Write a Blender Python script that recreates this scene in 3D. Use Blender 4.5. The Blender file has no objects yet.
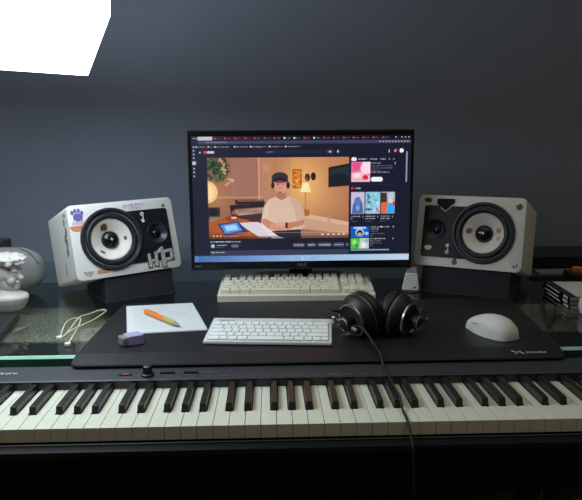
import bpy, bmesh, math, random
import numpy as np
from mathutils import Vector, Matrix, Euler

random.seed(7)
SC = bpy.context.scene
COL = SC.collection
R = math.radians
PI = math.pi

# ------------------------------------------------------------------ camera
cam_d = bpy.data.cameras.new('camera')
cam = bpy.data.objects.new('camera', cam_d)
COL.objects.link(cam)
pitch, yaw, roll = 0.1715, 0.0306, -0.0068
fwd = Vector((math.sin(yaw) * math.cos(pitch), math.cos(yaw) * math.cos(pitch), -math.sin(pitch)))
rt = Vector((math.cos(yaw), -math.sin(yaw), 0))
up = rt.cross(fwd)
r2 = rt * math.cos(roll) + up * math.sin(roll)
u2 = -rt * math.sin(roll) + up * math.cos(roll)
cam.matrix_world = Matrix(((r2.x, u2.x, -fwd.x, 0.0), (r2.y, u2.y, -fwd.y, -0.9155),
                           (r2.z, u2.z, -fwd.z, 0.4179), (0, 0, 0, 1)))
cam_d.sensor_width = 36
cam_d.lens = 663.4 / 582 * 36
cam_d.clip_start = 0.01
SC.camera = cam

# ------------------------------------------------------------------ world, exposure
w = bpy.data.worlds.new('world')
SC.world = w
w.use_nodes = True
bg = w.node_tree.nodes['Background']
# a dim warm room, with a pale overhead glow added to lift the key tops
wt = w.node_tree
w_tc = wt.nodes.new('ShaderNodeTexCoord')
w_sep = wt.nodes.new('ShaderNodeSeparateXYZ')
w_ramp = wt.nodes.new('ShaderNodeValToRGB')
w_ramp.color_ramp.elements[0].position = 0.58
w_ramp.color_ramp.elements[0].color = (0.048, 0.030, 0.014, 1)
w_ramp.color_ramp.elements[1].position = 0.85
w_ramp.color_ramp.elements[1].color = (0.52, 0.52, 0.46, 1)
wt.links.new(w_tc.outputs['Generated'], w_sep.inputs[0])
wt.links.new(w_sep.outputs['Z'], w_ramp.inputs['Fac'])
wt.links.new(w_ramp.outputs['Color'], bg.inputs[0])
bg.inputs[1].default_value = 1.0
PANEL_POWER = 7.4
PANEL_COLOR = (0.83, 0.95, 1.06)
SC.view_settings.view_transform = 'Standard'
SC.view_settings.look = 'None'
SC.view_settings.gamma = 1
SC.view_settings.use_curve_mapping = False
SC.view_settings.exposure = 0.0


# ------------------------------------------------------------------ materials
def lin(c):
    return tuple(((v / 255.0) / 12.92 if v / 255.0 <= 0.04045 else ((v / 255.0 + 0.055) / 1.055) ** 2.4) for v in c)


MATS = {}


def mat(name, col, rough=0.5, metal=0.0, var=0.08, scale=40.0, bump=0.0, bscale=200.0, spec=0.5, coat=0.0):
    """principled material whose colour is a noise ramp around col (linear rgb)"""
    if name in MATS:
        return MATS[name]
    m = bpy.data.materials.new(name)
    m.use_nodes = True
    nt = m.node_tree
    p = nt.nodes['Principled BSDF']
    tc = nt.nodes.new('ShaderNodeTexCoord')
    n = nt.nodes.new('ShaderNodeTexNoise')
    n.inputs['Scale'].default_value = scale
    n.inputs['Detail'].default_value = 4
    nt.links.new(tc.outputs['Object'], n.inputs['Vector'])
    r = nt.nodes.new('ShaderNodeValToRGB')
    r.color_ramp.elements[0].position = 0.3
    r.color_ramp.elements[1].position = 0.7
    r.color_ramp.elements[0].color = tuple(max(0, c * (1 - var)) for c in col) + (1,)
    r.color_ramp.elements[1].color = tuple(min(1, c * (1 + var)) for c in col) + (1,)
    nt.links.new(n.outputs['Fac'], r.inputs['Fac'])
    nt.links.new(r.outputs['Color'], p.inputs['Base Color'])
    p.inputs['Roughness'].default_value = rough
    p.inputs['Metallic'].default_value = metal
    p.inputs['Specular IOR Level'].default_value = spec
    p.inputs['Coat Weight'].default_value = coat
    if bump:
        n2 = nt.nodes.new('ShaderNodeTexNoise')
        n2.inputs['Scale'].default_value = bscale
        nt.links.new(tc.outputs['Object'], n2.inputs['Vector'])
        b = nt.nodes.new('ShaderNodeBump')
        b.inputs['Strength'].default_value = bump
        b.inputs['Distance'].default_value = 0.002
        nt.links.new(n2.outputs['Fac'], b.inputs['Height'])
        nt.links.new(b.outputs['Normal'], p.inputs['Normal'])
    MATS[name] = m
    return m


def emit(name, col, s):
    m = bpy.data.materials.new(name)
    m.use_nodes = True
    nt = m.node_tree
    nt.nodes.remove(nt.nodes['Principled BSDF'])
    e = nt.nodes.new('ShaderNodeEmission')
    e.inputs[0].default_value = tuple(col) + (1,)
    e.inputs[1].default_value = s
    nt.links.new(e.outputs[0], nt.nodes['Material Output'].inputs[0])
    return m


def glass_mat():
    m = bpy.data.materials.new('desk_glass')
    m.use_nodes = True
    nt = m.node_tree
    nt.nodes.remove(nt.nodes['Principled BSDF'])
    t = nt.nodes.new('ShaderNodeBsdfTransparent')
    t.inputs[0].default_value = (0.86, 0.92, 0.88, 1)
    g = nt.nodes.new('ShaderNodeBsdfGlossy')
    g.inputs['Roughness'].default_value = 0.03
    f = nt.nodes.new('ShaderNodeFresnel')
    f.inputs[0].default_value = 1.45
    mx = nt.nodes.new('ShaderNodeMixShader')
    geo = nt.nodes.new('ShaderNodeNewGeometry')
    inv = nt.nodes.new('ShaderNodeMath')
    inv.operation = 'SUBTRACT'
    inv.inputs[0].default_value = 1.0
    nt.links.new(geo.outputs['Backfacing'], inv.inputs[1])
    mul = nt.nodes.new('ShaderNodeMath')
    mul.operation = 'MULTIPLY'
    nt.links.new(f.outputs[0], mul.inputs[0])
    nt.links.new(inv.outputs[0], mul.inputs[1])
    nt.links.new(mul.outputs[0], mx.inputs[0])
    nt.links.new(t.outputs[0], mx.inputs[1])
    nt.links.new(g.outputs[0], mx.inputs[2])
    nt.links.new(mx.outputs[0], nt.nodes['Material Output'].inputs[0])
    return m


M_wall = mat('wall_paint', (0.25, 0.295, 0.385), 0.75, var=0.06, scale=3, bump=0.08, bscale=60, spec=0.25)
M_floor = mat('floor_wood', (0.06, 0.045, 0.035), 0.6, var=0.3, scale=8)
M_glass = glass_mat()
M_edge = mat('glass_edge', (0.022, 0.085, 0.050), 0.2, var=0.3, scale=20)
M_bevelglint = mat('glass_bevel_glint', (0.42, 0.78, 0.60), 0.35, var=0.08, scale=15)  # bright mint stands in for the light caught along the bevel
M_board = mat('black_board', (0.010, 0.010, 0.011), 0.45, var=0.3, scale=12)
M_frame = mat('desk_frame', (0.012, 0.013, 0.014), 0.5)
M_black = mat('black_plastic', (0.006, 0.006, 0.0075), 0.42, bump=0.05, bscale=900)
M_blackgloss = mat('black_gloss', (0.007, 0.007, 0.009), 0.18)
M_piano = mat('piano_black', (0.034, 0.036, 0.043), 0.42, var=0.1, scale=80, bump=0.05, bscale=1500)
M_slip = mat('piano_slip', (0.004, 0.004, 0.006), 0.5, spec=0.2)
M_wkey = mat('white_key_plastic', (0.72, 0.735, 0.60), 0.3, var=0.02)
M_bkey = mat('black_key_plastic', (0.014, 0.015, 0.013), 0.33)
M_mat = mat('mat_cloth', (0.0065, 0.007, 0.009), 0.45, var=0.2, scale=300, bump=0.15, bscale=2500, spec=0.5)
M_matedge = mat('mat_edge', (0.010, 0.010, 0.012), 0.7)
M_print = mat('light_print', (0.55, 0.55, 0.55), 0.5)
M_dimprint = mat('dim_print', (0.20, 0.21, 0.22), 0.5)
M_white = mat('white_plastic', (0.82, 0.82, 0.79), 0.4, var=0.02)
M_cab = mat('speaker_white', (0.78, 0.77, 0.72), 0.42, var=0.03, scale=15)
M_cone = mat('cone_cream', (0.80, 0.79, 0.70), 0.5, var=0.03)
M_rubber = mat('rubber', (0.012, 0.014, 0.019), 0.45)
M_rim = mat('rim_black', (0.022, 0.026, 0.036), 0.32)
M_twp = mat('tweeter_black', (0.009, 0.010, 0.013), 0.45, spec=0.3)
M_foam = mat('stand_foam', (0.014, 0.014, 0.020), 0.8, var=0.2, scale=150, bump=0.3, bscale=900)
M_cream = mat('cream_keycap', (0.80, 0.78, 0.63), 0.5, var=0.02)
M_creamcase = mat('cream_case', (0.72, 0.70, 0.56), 0.5, var=0.02)
M_plate = mat('key_plate', (0.32, 0.32, 0.26), 0.5)
M_skcase = mat('slim_case', (0.62, 0.66, 0.64), 0.45, var=0.02)
M_skkey = mat('slim_key', (0.80, 0.84, 0.82), 0.45, var=0.02)
M_sil = mat('silver', (0.55, 0.56, 0.58), 0.25, metal=1.0)
M_leather = mat('leather', (0.006, 0.006, 0.0075), 0.4, bump=0.2, bscale=700)
M_mesh = mat('speaker_mesh', (0.02, 0.028, 0.030), 0.5, bump=0.6, bscale=1800)
M_cable = mat('cable_grey', (0.018, 0.018, 0.021), 0.4)
M_paper = mat('paper', (0.62, 0.66, 0.66), 0.7, var=0.02)
M_orange = mat('orange_plastic', (0.85, 0.22, 0.02), 0.35, var=0.05)
M_olive = mat('olive_grip', (0.42, 0.38, 0.09), 0.5)
M_tip = mat('pen_tip', (0.35, 0.28, 0.20), 0.4)
M_lav = mat('lavender_sleeve', (0.36, 0.33, 0.55), 0.5)
M_erase = mat('eraser_grey', (0.20, 0.21, 0.22), 0.7)
M_cord = mat('cream_cord', (0.70, 0.66, 0.45), 0.6, bump=0.3, bscale=1500)
M_plaster = mat('plaster', (0.58, 0.57, 0.52), 0.7, var=0.05, scale=60, bump=0.1, bscale=300)
M_bag = mat('grey_cloth', (0.20, 0.205, 0.20), 0.8, var=0.08, scale=80, bump=0.2, bscale=800)
M_dk = mat('dark_card', (0.05, 0.045, 0.05), 0.7)
M_grey = mat('mid_grey', (0.30, 0.31, 0.30), 0.5)
M_dgrey = mat('dark_grey', (0.045, 0.045, 0.045), 0.6)
M_case_w = mat('case_white', (0.62, 0.63, 0.58), 0.4, var=0.04)
M_red = mat('red_button', (0.5, 0.03, 0.03), 0.4)
M_purple = mat('st_purple', (0.16, 0.13, 0.42), 0.5)
M_pink = mat('st_pink', (0.75, 0.38, 0.44), 0.5)
M_stor = mat('st_orange', (0.62, 0.26, 0.12), 0.5)
M_brown = mat('st_brown', (0.16, 0.08, 0.04), 0.5)
M_stwhite = mat('st_white', (0.80, 0.80, 0.78), 0.5)
M_stgrey = mat('st_grey', (0.12, 0.125, 0.125), 0.5, var=0.7, scale=500)
M_stblack = mat('st_black', (0.015, 0.015, 0.018), 0.5)
M_gold = mat('st_gold', (0.65, 0.48, 0.08), 0.4)
M_mauve = mat('st_mauve', (0.35, 0.12, 0.17), 0.5)
M_lime = mat('st_cream', (0.72, 0.72, 0.42), 0.5)
M_yell = mat('st_yellow', (0.55, 0.33, 0.05), 0.5)


# ------------------------------------------------------------------ mesh helpers
def setp(o, label=None, cat=None, group=None, kind=None):
    if label:
        o['label'] = label
    if cat:
        o['category'] = cat
    if group:
        o['group'] = group
    if kind:
        o['kind'] = kind
    return o


def empty(name, loc, rot=(0, 0, 0), label=None, cat=None, group=None):
    o = bpy.data.objects.new(name, None)
    o.empty_display_size = 0.02
    o.location = loc
    o.rotation_euler = rot
    COL.objects.link(o)
    return setp(o, label, cat, group)


def build(name, bm, mats, parent=None, smooth=False, label=None):
    bmesh.ops.recalc_face_normals(bm, faces=bm.faces)
    me = bpy.data.meshes.new(name)
    bm.to_mesh(me)
    bm.free()
    if not isinstance(mats, (list, tuple)):
        mats = [mats]
    for m in mats:
        me.materials.append(m)
    if smooth:
        me.polygons.foreach_set('use_smooth', [True] * len(me.polygons))
        me.set_sharp_from_angle(angle=R(38))
    o = bpy.data.objects.new(name, me)
    COL.objects.link(o)
    if parent:
        o.parent = parent
    if label:
        o['label'] = label
    return o


def NB():
    return bmesh.new()


def _mi(bm, n0, mi):
    bm.faces.ensure_lookup_table()
    for f in bm.faces[n0:]:
        f.material_index = mi


def box(bm, c, s, bev=0.0, M=None, mi=0, seg=2):
    t = NB()
    bmesh.ops.create_cube(t, size=1)
    for v in t.verts:
        v.co = Vector((v.co.x * s[0], v.co.y * s[1], v.co.z * s[2]))
    if bev:
        bmesh.ops.bevel(t, geom=list(t.edges), offset=bev, segments=seg, affect='EDGES', profile=0.5)
    T = Matrix.Translation(Vector(c))
    T = (M @ T) if M else T
    t.transform(T)
    merge(bm, t, mi)


def merge(bm, t, mi=0):
    n0 = len(bm.faces)
    vm = [bm.verts.new(v.co) for v in t.verts]
    t.verts.index_update()
    for f in t.faces:
        try:
            bm.faces.new([vm[v.index] for v in f.verts])
        except ValueError:
            pass
    _mi(bm, n0, mi)
    t.free()


def rrect(cx, cy, w, h, r, n=6):
    pts = []
    for (sx, sy, a0) in ((1, 1, 0), (-1, 1, 90), (-1, -1, 180), (1, -1, 270)):
        for k in range(n + 1):
            a = R(a0 + 90 * k / n)
            pts.append((cx + sx * (w / 2 - r) + r * math.cos(a), cy + sy * (h / 2 - r) + r * math.sin(a)))
    return pts


def prism(bm, pts, z0, z1, M=None, mi=0, bev=0.0):
    """polygon pts (x,y) extruded z0..z1"""
    t = NB()
    a = [t.verts.new((p[0], p[1], z0)) for p in pts]
    b = [t.verts.new((p[0], p[1], z1)) for p in pts]
    t.faces.new(a[::-1])
    top = t.faces.new(b)
    n = len(pts)
    for i in range(n):
        t.faces.new((a[i], a[(i + 1) % n], b[(i + 1) % n], b[i]))
    if bev:
        bmesh.ops.bevel(t, geom=list(top.edges), offset=bev, segments=2, affect='EDGES', profile=0.5)
    if M:
        t.transform(M)
    merge(bm, t, mi)


def hexa(bm, b4, t4, bev=0.0, mi=0):
    t = NB()
    a = [t.verts.new(p) for p in b4]
    b = [t.verts.new(p) for p in t4]
    t.faces.new(a[::-1])
    t.faces.new(b)
    for i in range(4):
        t.faces.new((a[i], a[(i + 1) % 4], b[(i + 1) % 4], b[i]))
    if bev:
        bmesh.ops.recalc_face_normals(t, faces=t.faces)
        bmesh.ops.bevel(t, geom=list(t.edges), offset=bev, segments=2, affect='EDGES', profile=0.5)
    merge(bm, t, mi)


def lathe(bm, prof, M=None, n=48, mi=0):
    """prof [(r,z)...] about z"""
    t = NB()
    rings = []
    for (r, z) in prof:
        if r < 1e-6:
            rings.append([t.verts.new((0, 0, z))])
        else:
            rings.append([t.verts.new((r * math.cos(2 * PI * k / n), r * math.sin(2 * PI * k / n), z)) for k in range(n)])
    for A, B in zip(rings, rings[1:]):
        for k in range(n):
            k2 = (k + 1) % n
            if len(A) == 1 and len(B) == 1:
                continue
            if len(A) == 1:
                t.faces.new((A[0], B[k], B[k2]))
            elif len(B) == 1:
                t.faces.new((A[k], A[k2], B[0]))
            else:
                t.faces.new((A[k], A[k2], B[k2], B[k]))
    if M:
        t.transform(M)
    merge(bm, t, mi)


def smooth_pts(pts, sub=6):
    P = [Vector(p) for p in pts]
    out = []
    for i in range(len(P) - 1):
        p0 = P[max(i - 1, 0)]
        p1, p2 = P[i], P[i + 1]
        p3 = P[min(i + 2, len(P) - 1)]
        for k in range(sub):
            t = k / sub
            out.append(0.5 * ((2 * p1) + (-p0 + p2) * t + (2 * p0 - 5 * p1 + 4 * p2 - p3) * t * t + (-p0 + 3 * p1 - 3 * p2 + p3) * t ** 3))
    out.append(P[-1])
    return out


def tube(bm, pts, r, n=8, mi=0, smooth=True):
    P = smooth_pts(pts) if smooth else [Vector(p) for p in pts]
    t = NB()
    rings = []
    prev = None
    for i, p in enumerate(P):
        d = (P[min(i + 1, len(P) - 1)] - P[max(i - 1, 0)]).normalized()
        if prev is None:
            ref = Vector((0, 0, 1)) if abs(d.z) < 0.9 else Vector((1, 0, 0))
            a = d.cross(ref).normalized()
        else:
            a = (prev - d * prev.dot(d)).normalized()
        prev = a
        b = d.cross(a)
        rings.append([t.verts.new(p + r * (math.cos(2 * PI * k / n) * a + math.sin(2 * PI * k / n) * b)) for k in range(n)])
    for A, B in zip(rings, rings[1:]):
        for k in range(n):
            t.faces.new((A[k], A[(k + 1) % n], B[(k + 1) % n], B[k]))
    t.faces.new(rings[0][::-1])
    t.faces.new(rings[-1])
    merge(bm, t, mi)


def ellipsoid(bm, c, r, M=None, u=20, v=12, mi=0):
    t = NB()
    bmesh.ops.create_uvsphere(t, u_segments=u, v_segments=v, radius=1)
    for q in t.verts:
        q.co = Vector((q.co.x * r[0] + c[0], q.co.y * r[1] + c[1], q.co.z * r[2] + c[2]))
    if M:
        t.transform(M)
    merge(bm, t, mi)


def frame_to(n, up_hint=Vector((0, 0, 1)), loc=(0, 0, 0)):
    """matrix whose z axis is n, y axis near up_hint"""
    z = Vector(n).normalized()
    x = up_hint.cross(z).normalized()
    y = z.cross(x)
    return Matrix(((x.x, y.x, z.x, loc[0]), (x.y, y.y, z.y, loc[1]), (x.z, y.z, z.z, loc[2]), (0, 0, 0, 1)))


def boolean_cut(bm, cutters):
    me = bpy.data.meshes.new('tmp')
    bmesh.ops.recalc_face_normals(bm, faces=bm.faces)
    bm.to_mesh(me)
    bm.free()
    o = bpy.data.objects.new('tmp', me)
    COL.objects.link(o)
    tmp = []
    for cb in cutters:
        bmesh.ops.recalc_face_normals(cb, faces=cb.faces)
        cm = bpy.data.meshes.new('cut')
        cb.to_mesh(cm)
        cb.free()
        co = bpy.data.objects.new('cut', cm)
        COL.objects.link(co)
        tmp.append(co)
        md = o.modifiers.new('b', 'BOOLEAN')
        md.operation = 'DIFFERENCE'
        md.solver = 'EXACT'
        md.object = co
    dg = bpy.context.evaluated_depsgraph_get()
    dg.update()
    out = NB()
    ev = o.evaluated_get(dg)
    m2 = ev.to_mesh()
    out.from_mesh(m2)
    ev.to_mesh_clear()
    for co in tmp + [o]:
        bpy.data.objects.remove(co)
    return out


def text_bm(s, size, M, depth=0.0002):
    cu = bpy.data.curves.new('t', 'FONT')
    cu.body = s
    cu.size = size
    cu.align_x = 'CENTER'
    cu.align_y = 'CENTER'
    cu.extrude = depth
    o = bpy.data.objects.new('t', cu)
    COL.objects.link(o)
    dg = bpy.context.evaluated_depsgraph_get()
    dg.update()
    ev = o.evaluated_get(dg)
    m2 = ev.to_mesh()
    b = NB()
    b.from_mesh(m2)
    ev.to_mesh_clear()
    bpy.data.objects.remove(o)
    b.transform(M)
    return b


# ================================================================== SETTING
GT = 0.03            # desk glass top height (white piano keys are z = 0)
bm = NB()
box(bm, (0, 1.25, 0.64), (6.0, 0.1, 2.72))
setp(build('wall_back', bm, M_wall), kind='structure')
bm = NB()
box(bm, (0, -0.4, -0.745), (6.0, 3.3, 0.05))
setp(build('floor', bm, M_floor), kind='structure')

# ------------------------------------------------------------------ lamp panel (lit)
A = Vector((-0.402, 0.62, 0.551))
du = Vector((0.306, -0.951, 0.045)).normalized()
dv = Vector((-0.951, -0.305, 0.047))
dv = (dv - du * dv.dot(du)).normalized()
dn = du.cross(dv).normalized()
if dn.z > 0:
    dn = -dn                       # dn faces down = lit side
LU, LV = 0.62, 0.44
base_c = A + du * LU / 2 + dv * LV / 2
Ml = Matrix(((du.x, dv.x, dn.x, base_c.x), (du.y, dv.y, dn.y, base_c.y), (du.z, dv.z, dn.z, base_c.z), (0, 0, 0, 1)))
lamp = empty('panel_lamp', (-1.0, 0.42, GT), label='large square white LED panel lamp glowing at upper left above the desk', cat='lamp')
Mi = Matrix.Translation(-Vector(lamp.location))
bm = NB()
box(bm, (0, 0, -0.034), (0.09, 0.09, 0.010), 0.003, Mi @ Ml)
build('mount_plate', bm, M_black, lamp)
bm = NB()
prism(bm, rrect(0, 0, LU - 0.002, LV - 0.002, 0.004), -0.0295, 0.0, Mi @ Ml, bev=0.003)
build('diffuser', bm, emit('lamp_light', PANEL_COLOR, PANEL_POWER), lamp, label='glowing white diffuser')
bm = NB()
tube(bm, [(0, 0, 0), (0, 0, 0.68)], 0.011, 14, smooth=False)
build('pole', bm, M_black, lamp)
bm = NB()
pc = base_c - dn * 0.042 - Vector(lamp.location)
tube(bm, [(0, 0, 0.66), (0.15, 0.02, 0.70), pc + Vector((0, 0, 0.05)), pc], 0.009, 12)
build('arm', bm, M_black, lamp)
bm = NB()
lathe(bm, [(0, 0), (0.07, 0), (0.07, 0.012), (0.06, 0.018), (0.012, 0.02), (0, 0.02)])
build('base', bm, M_black, lamp)

# ------------------------------------------------------------------ desk
desk = empty('glass_desk', (0, 0.7, -0.72), label='black desk with a green edged glass top over a speckled lower board', cat='desk')
O = -Vector(desk.location)
Md = Matrix.Translation(O)
x0, x1, y0, y1 = -1.12, 1.12, 0.236, 1.16
bm = NB()
hexa(bm, [Md @ Vector(p) for p in ((x0, y0 + .006, GT - .012), (x1, y0 + .006, GT - .012), (x1, y1, GT - .012), (x0, y1, GT - .012))],
     [Md @ Vector(p) for p in ((x0, y0 + .006, GT), (x1, y0 + .006, GT), (x1, y1, GT), (x0, y1, GT))])
build('glass_top', bm, M_glass, desk)
bm = NB()
hexa(bm, [Md @ Vector(p) for p in ((x0, y0, GT - .020), (x1, y0, GT - .020), (x1, y0 + .006, GT - .020), (x0, y0 + .006, GT - .020))],
     [Md @ Vector(p) for p in ((x0, y0, GT - .0045), (x1, y0, GT - .0045), (x1, y0 + .006, GT - .0045), (x0, y0 + .006, GT - .0045))])
build('glass_edge', bm, M_edge, desk, label='dark green glass front edge')
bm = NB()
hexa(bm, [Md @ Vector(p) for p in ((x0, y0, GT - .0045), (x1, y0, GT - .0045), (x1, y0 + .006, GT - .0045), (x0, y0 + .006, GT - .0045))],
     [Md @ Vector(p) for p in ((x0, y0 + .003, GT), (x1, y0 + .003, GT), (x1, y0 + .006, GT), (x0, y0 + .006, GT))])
build('glass_bevel_glint', bm, M_bevelglint, desk, label='polished glass bevel with its caught light painted bright mint')
bm = NB()
box(bm, Md @ Vector((0, 0.70, -0.045)), (2.2, 0.90, 0.02), 0.002)
build('lower_board', bm, M_board, desk)
bm = NB()
box(bm, Md @ Vector((0, 0.26, -0.008)), (2.2, 0.03, 0.05), 0.002)
build('front_rail', bm, M_frame, desk)
# speckled liner
m = bpy.data.materials.new('speckle')
m.use_nodes = True
nt = m.node_tree
p = nt.nodes['Principled BSDF']
tc = nt.nodes.new('ShaderNodeTexCoord')
n1 = nt.nodes.new('ShaderNodeTexNoise')
n1.inputs['Scale'].default_value = 180
n1.inputs['Detail'].default_value = 6
n1.inputs['Roughness'].default_value = 0.8
rp = nt.nodes.new('ShaderNodeValToRGB')
rp.color_ramp.elements[0].position = 0.40
rp.color_ramp.elements[0].color = (0.05, 0.040, 0.030, 1)
rp.color_ramp.elements[1].position = 0.58
rp.color_ramp.elements[1].color = (0.52, 0.44, 0.36, 1)
nt.links.new(tc.outputs['Object'], n1.inputs['Vector'])
nt.links.new(n1.outputs['Fac'], rp.inputs['Fac'])
nt.links.new(rp.outputs['Color'], p.inputs['Base Color'])
p.inputs['Roughness'].default_value = 0.95
bm = NB()
prism(bm, [(-1.05, 0.505), (1.05, 0.545), (1.05, 0.775), (-1.05, 0.825)], -0.034, -0.030, Md)
build('speckled_liner', bm, m, desk, label='speckled grey brown liner under the glass')
bm = NB()
tube(bm, [(0.716, 0.77, -0.024), (0.642, 0.55, -0.024)], 0.005, 8, smooth=False)
tube(bm, [(0.642, 0.55, -0.024), (0.70, 0.655, -0.024), (0.75, 0.76, -0.024)], 0.004, 8, smooth=False)
bm.transform(Md)
build('bracket', bm, M_brown, desk, label='thin dark V shaped bracket under the glass')
for sx in (-1, 1):
    for yy in (0.29, 1.1):
        bm = NB()
        box(bm, Md @ Vector((sx * 1.06, yy, -0.39)), (0.05, 0.05, 0.66), 0.003)
        build('leg', bm, M_frame, desk)

# ------------------------------------------------------------------ desk mat
bm = NB()
fl, fr, bl, br = (-0.350, 0.193), (0.520, 0.195), (-0.342, 0.594), (0.560, 0.594)


def rounded_quad(q, r, n=6):
    out = []
    m_ = len(q)
    for i in range(m_):
        p0, p1, p2 = Vector(q[i - 1]), Vector(q[i]), Vector(q[(i + 1) % m_])
        a = p1 + (p0 - p1).normalized() * r
        b = p1 + (p2 - p1).normalized() * r
        for k in range(n + 1):
            t = k / n
            out.append(tuple((1 - t) ** 2 * a + 2 * t * (1 - t) * p1 + t * t * b))
    return out


def droop(bm, cut=True):
    # the front of the mat hangs over the glass edge and sinks towards the piano
    yc = 0.237 - dm.location.y
    if cut:
        bmesh.ops.bisect_plane(bm, geom=list(bm.verts) + list(bm.edges) + list(bm.faces), plane_co=(0, yc, 0), plane_no=(0, 1, 0))
    for v in bm.verts:
        if v.co.y < yc:
            v.co.z -= 0.15 * (yc - v.co.y)


dm = empty('desk_mat', (0.1, 0.4, GT), label='large black cloth desk mat spread over the glass desk', cat='desk mat')
Mm = Matrix.Translation(-Vector(dm.location))
prism(bm, rounded_quad([fl, fr, br, bl], 0.016), GT + .0002, GT + .0042, Mm, bev=0.001)
droop(bm)
build('cloth', bm, M_mat, dm)
bm = NB()
rq = rounded_quad([fl, fr, br, bl], 0.016)
tube(bm, [Mm @ Vector((q[0], q[1], GT + .0026)) for q in rq] + [Mm @ Vector((rq[0][0], rq[0][1], GT + .0026))], 0.0022, 6, smooth=False)
droop(bm)
build('stitched_edge', bm, M_matedge, dm)
bm = NB()
zl = GT + .0043
tube(bm, [(0.428, 0.214, zl), (0.434, 0.206, zl), (0.443, 0.208, zl), (0.449, 0.198, zl)], 0.0010, 5)
tube(bm, [(0.430, 0.198, zl), (0.437, 0.203, zl), (0.446, 0.213, zl)], 0.0009, 5)
xx = 0.456
random.seed(3)
for k in range(9):
    wv = 0.0036
    box(bm, (xx, 0.2045, zl), (wv * 0.35, 0.007, 0.0006))
    if k % 3 != 1:
        box(bm, (xx + wv * 0.4, 0.2075 - 0.003 * (k % 2), zl), (wv * 0.7, 0.002, 0.0006))
    if k % 2 == 0:
        box(bm, (xx + wv * 0.4, 0.2015, zl), (wv * 0.7, 0.0015, 0.0006))
    xx += 0.0047
bm.transform(Matrix.Translation((0.460, 0.214, 0)) @ Matrix.Diagonal((0.88, 0.8, 1, 1)) @ Matrix.Translation((-0.460, -0.206, 0)))
bm.transform(Mm)
droop(bm, False)
build('printed_logo', bm, M_print, dm)

# ------------------------------------------------------------------ digital piano
KW = 0.0235
XK = -0.3706
piano = empty('digital_piano', (0, 0.1, -0.10), label='black digital piano with white and black keys along the front of the desk', cat='piano')
Mp = Matrix.Translation(-Vector(piano.location))
bm = NB()
PX0, PX1 = -0.70, 0.665
prof = [(-0.026, -0.10), (-0.030, -0.03), (-0.028, -0.024), (-0.004, -0.0225), (0.0, -0.030), (0.150, -0.03), (0.150, -0.10)]
prof2 = [(0.1505, -0.10), (0.1505, 0.0125), (0.1485, 0.0148), (0.152, 0.0158), (0.203, 0.0223), (0.207, 0.0212), (0.208, 0.018), (0.208, -0.10)]


def xprism(bm, pr, xa, xb, mi=0):
    t = NB()
    a = [t.verts.new((xa, q[0], q[1])) for q in pr]
    b = [t.verts.new((xb, q[0], q[1])) for q in pr]
    t.faces.new(a)
    t.faces.new(b[::-1])
    for i in range(len(pr)):
        j = (i + 1) % len(pr)
        t.faces.new((a[i], b[i], b[j], a[j]))
    t.transform(Mp)
    merge(bm, t, mi)


xprism(bm, prof, PX0, PX1)
build('key_bed', bm, M_slip, piano)
bm = NB()
xprism(bm, prof2, PX0, PX1)
build('control_panel', bm, M_piano, piano)
for (xa, xb) in ((PX0, XK - 11 * KW - 0.001), (XK + 41 * KW + 0.001, PX1)):
    bm = NB()
    box(bm, Mp @ Vector(((xa + xb) / 2, 0.06, -0.008)), (xb - xa, 0.177, 0.044), 0.003)
    build('end_cheek', bm, M_slip, piano)
bm = NB()
box(bm, Mp @ Vector(((PX0 + PX1) / 2, -0.0075, -0.0218)), (PX1 - PX0, 0.004, 0.0016), 0.0006)
build('slip_highlight', bm, M_rim, piano)  # thin lighter strip painted in as the highlight on the slip's top edge

BO = {0: -0.10, 1: 0.14, 3: -0.14, 4: 0.02, 5: 0.18}     # after C, D, F, G, A
BW = 0.0120
bkeys = []


def bk_after(n):
    s = (n - 5) % 7
    return XK + (n + 1) * KW + BO[s] * KW if s in BO else None


for n in range(-11, 41):
    xa, xb = XK + n * KW + 0.0004, XK + (n + 1) * KW - 0.0004
    L = bk_after(n - 1) if n > -11 else None
    Rr = bk_after(n) if n < 40 else None
    la = L + BW / 2 + 0.001 if L is not None else xa
    rb = Rr - BW / 2 - 0.001 if Rr is not None else xb
    pts = [(xa, 0.0), (xb, 0.0), (xb, 0.0495)] if True else None
    if Rr is not None:
        pts += [(rb, 0.0495)]
    pts += [(rb, 0.152), (la, 0.152)]
    if L is not None:
        pts += [(la, 0.0495)]
    pts += [(xa, 0.0495)]
    if Rr is None:
        pts = [q for i, q in enumerate(pts) if not (q == (xb, 0.0495))]
    if L is None:
        pts = [q for q in pts if q != (xa, 0.0495)]
    bm = NB()
    prism(bm, pts, -0.0205, 0.0, Mp, bev=0.0005)
    build('white_key', bm, M_wkey, piano)
    if Rr is not None:
        bkeys.append(Rr)
for cx in bkeys:
    bm = NB()
    w0, w1 = BW / 2, BW / 2 - 0.0012
    hexa(bm, [Mp @ Vector(q) for q in ((cx - w0, 0.0505, -0.012), (cx + w0, 0.0505, -0.012), (cx + w0, 0.1500, -0.012), (cx - w0, 0.1500, -0.012))],
         [Mp @ Vector(q) for q in ((cx - w1, 0.0545, 0.0118), (cx + w1, 0.0545, 0.0118), (cx + w1, 0.1500, 0.0118), (cx - w1, 0.1500, 0.0118))], 0.0009)
    build('black_key', bm, M_bkey, piano)
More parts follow.
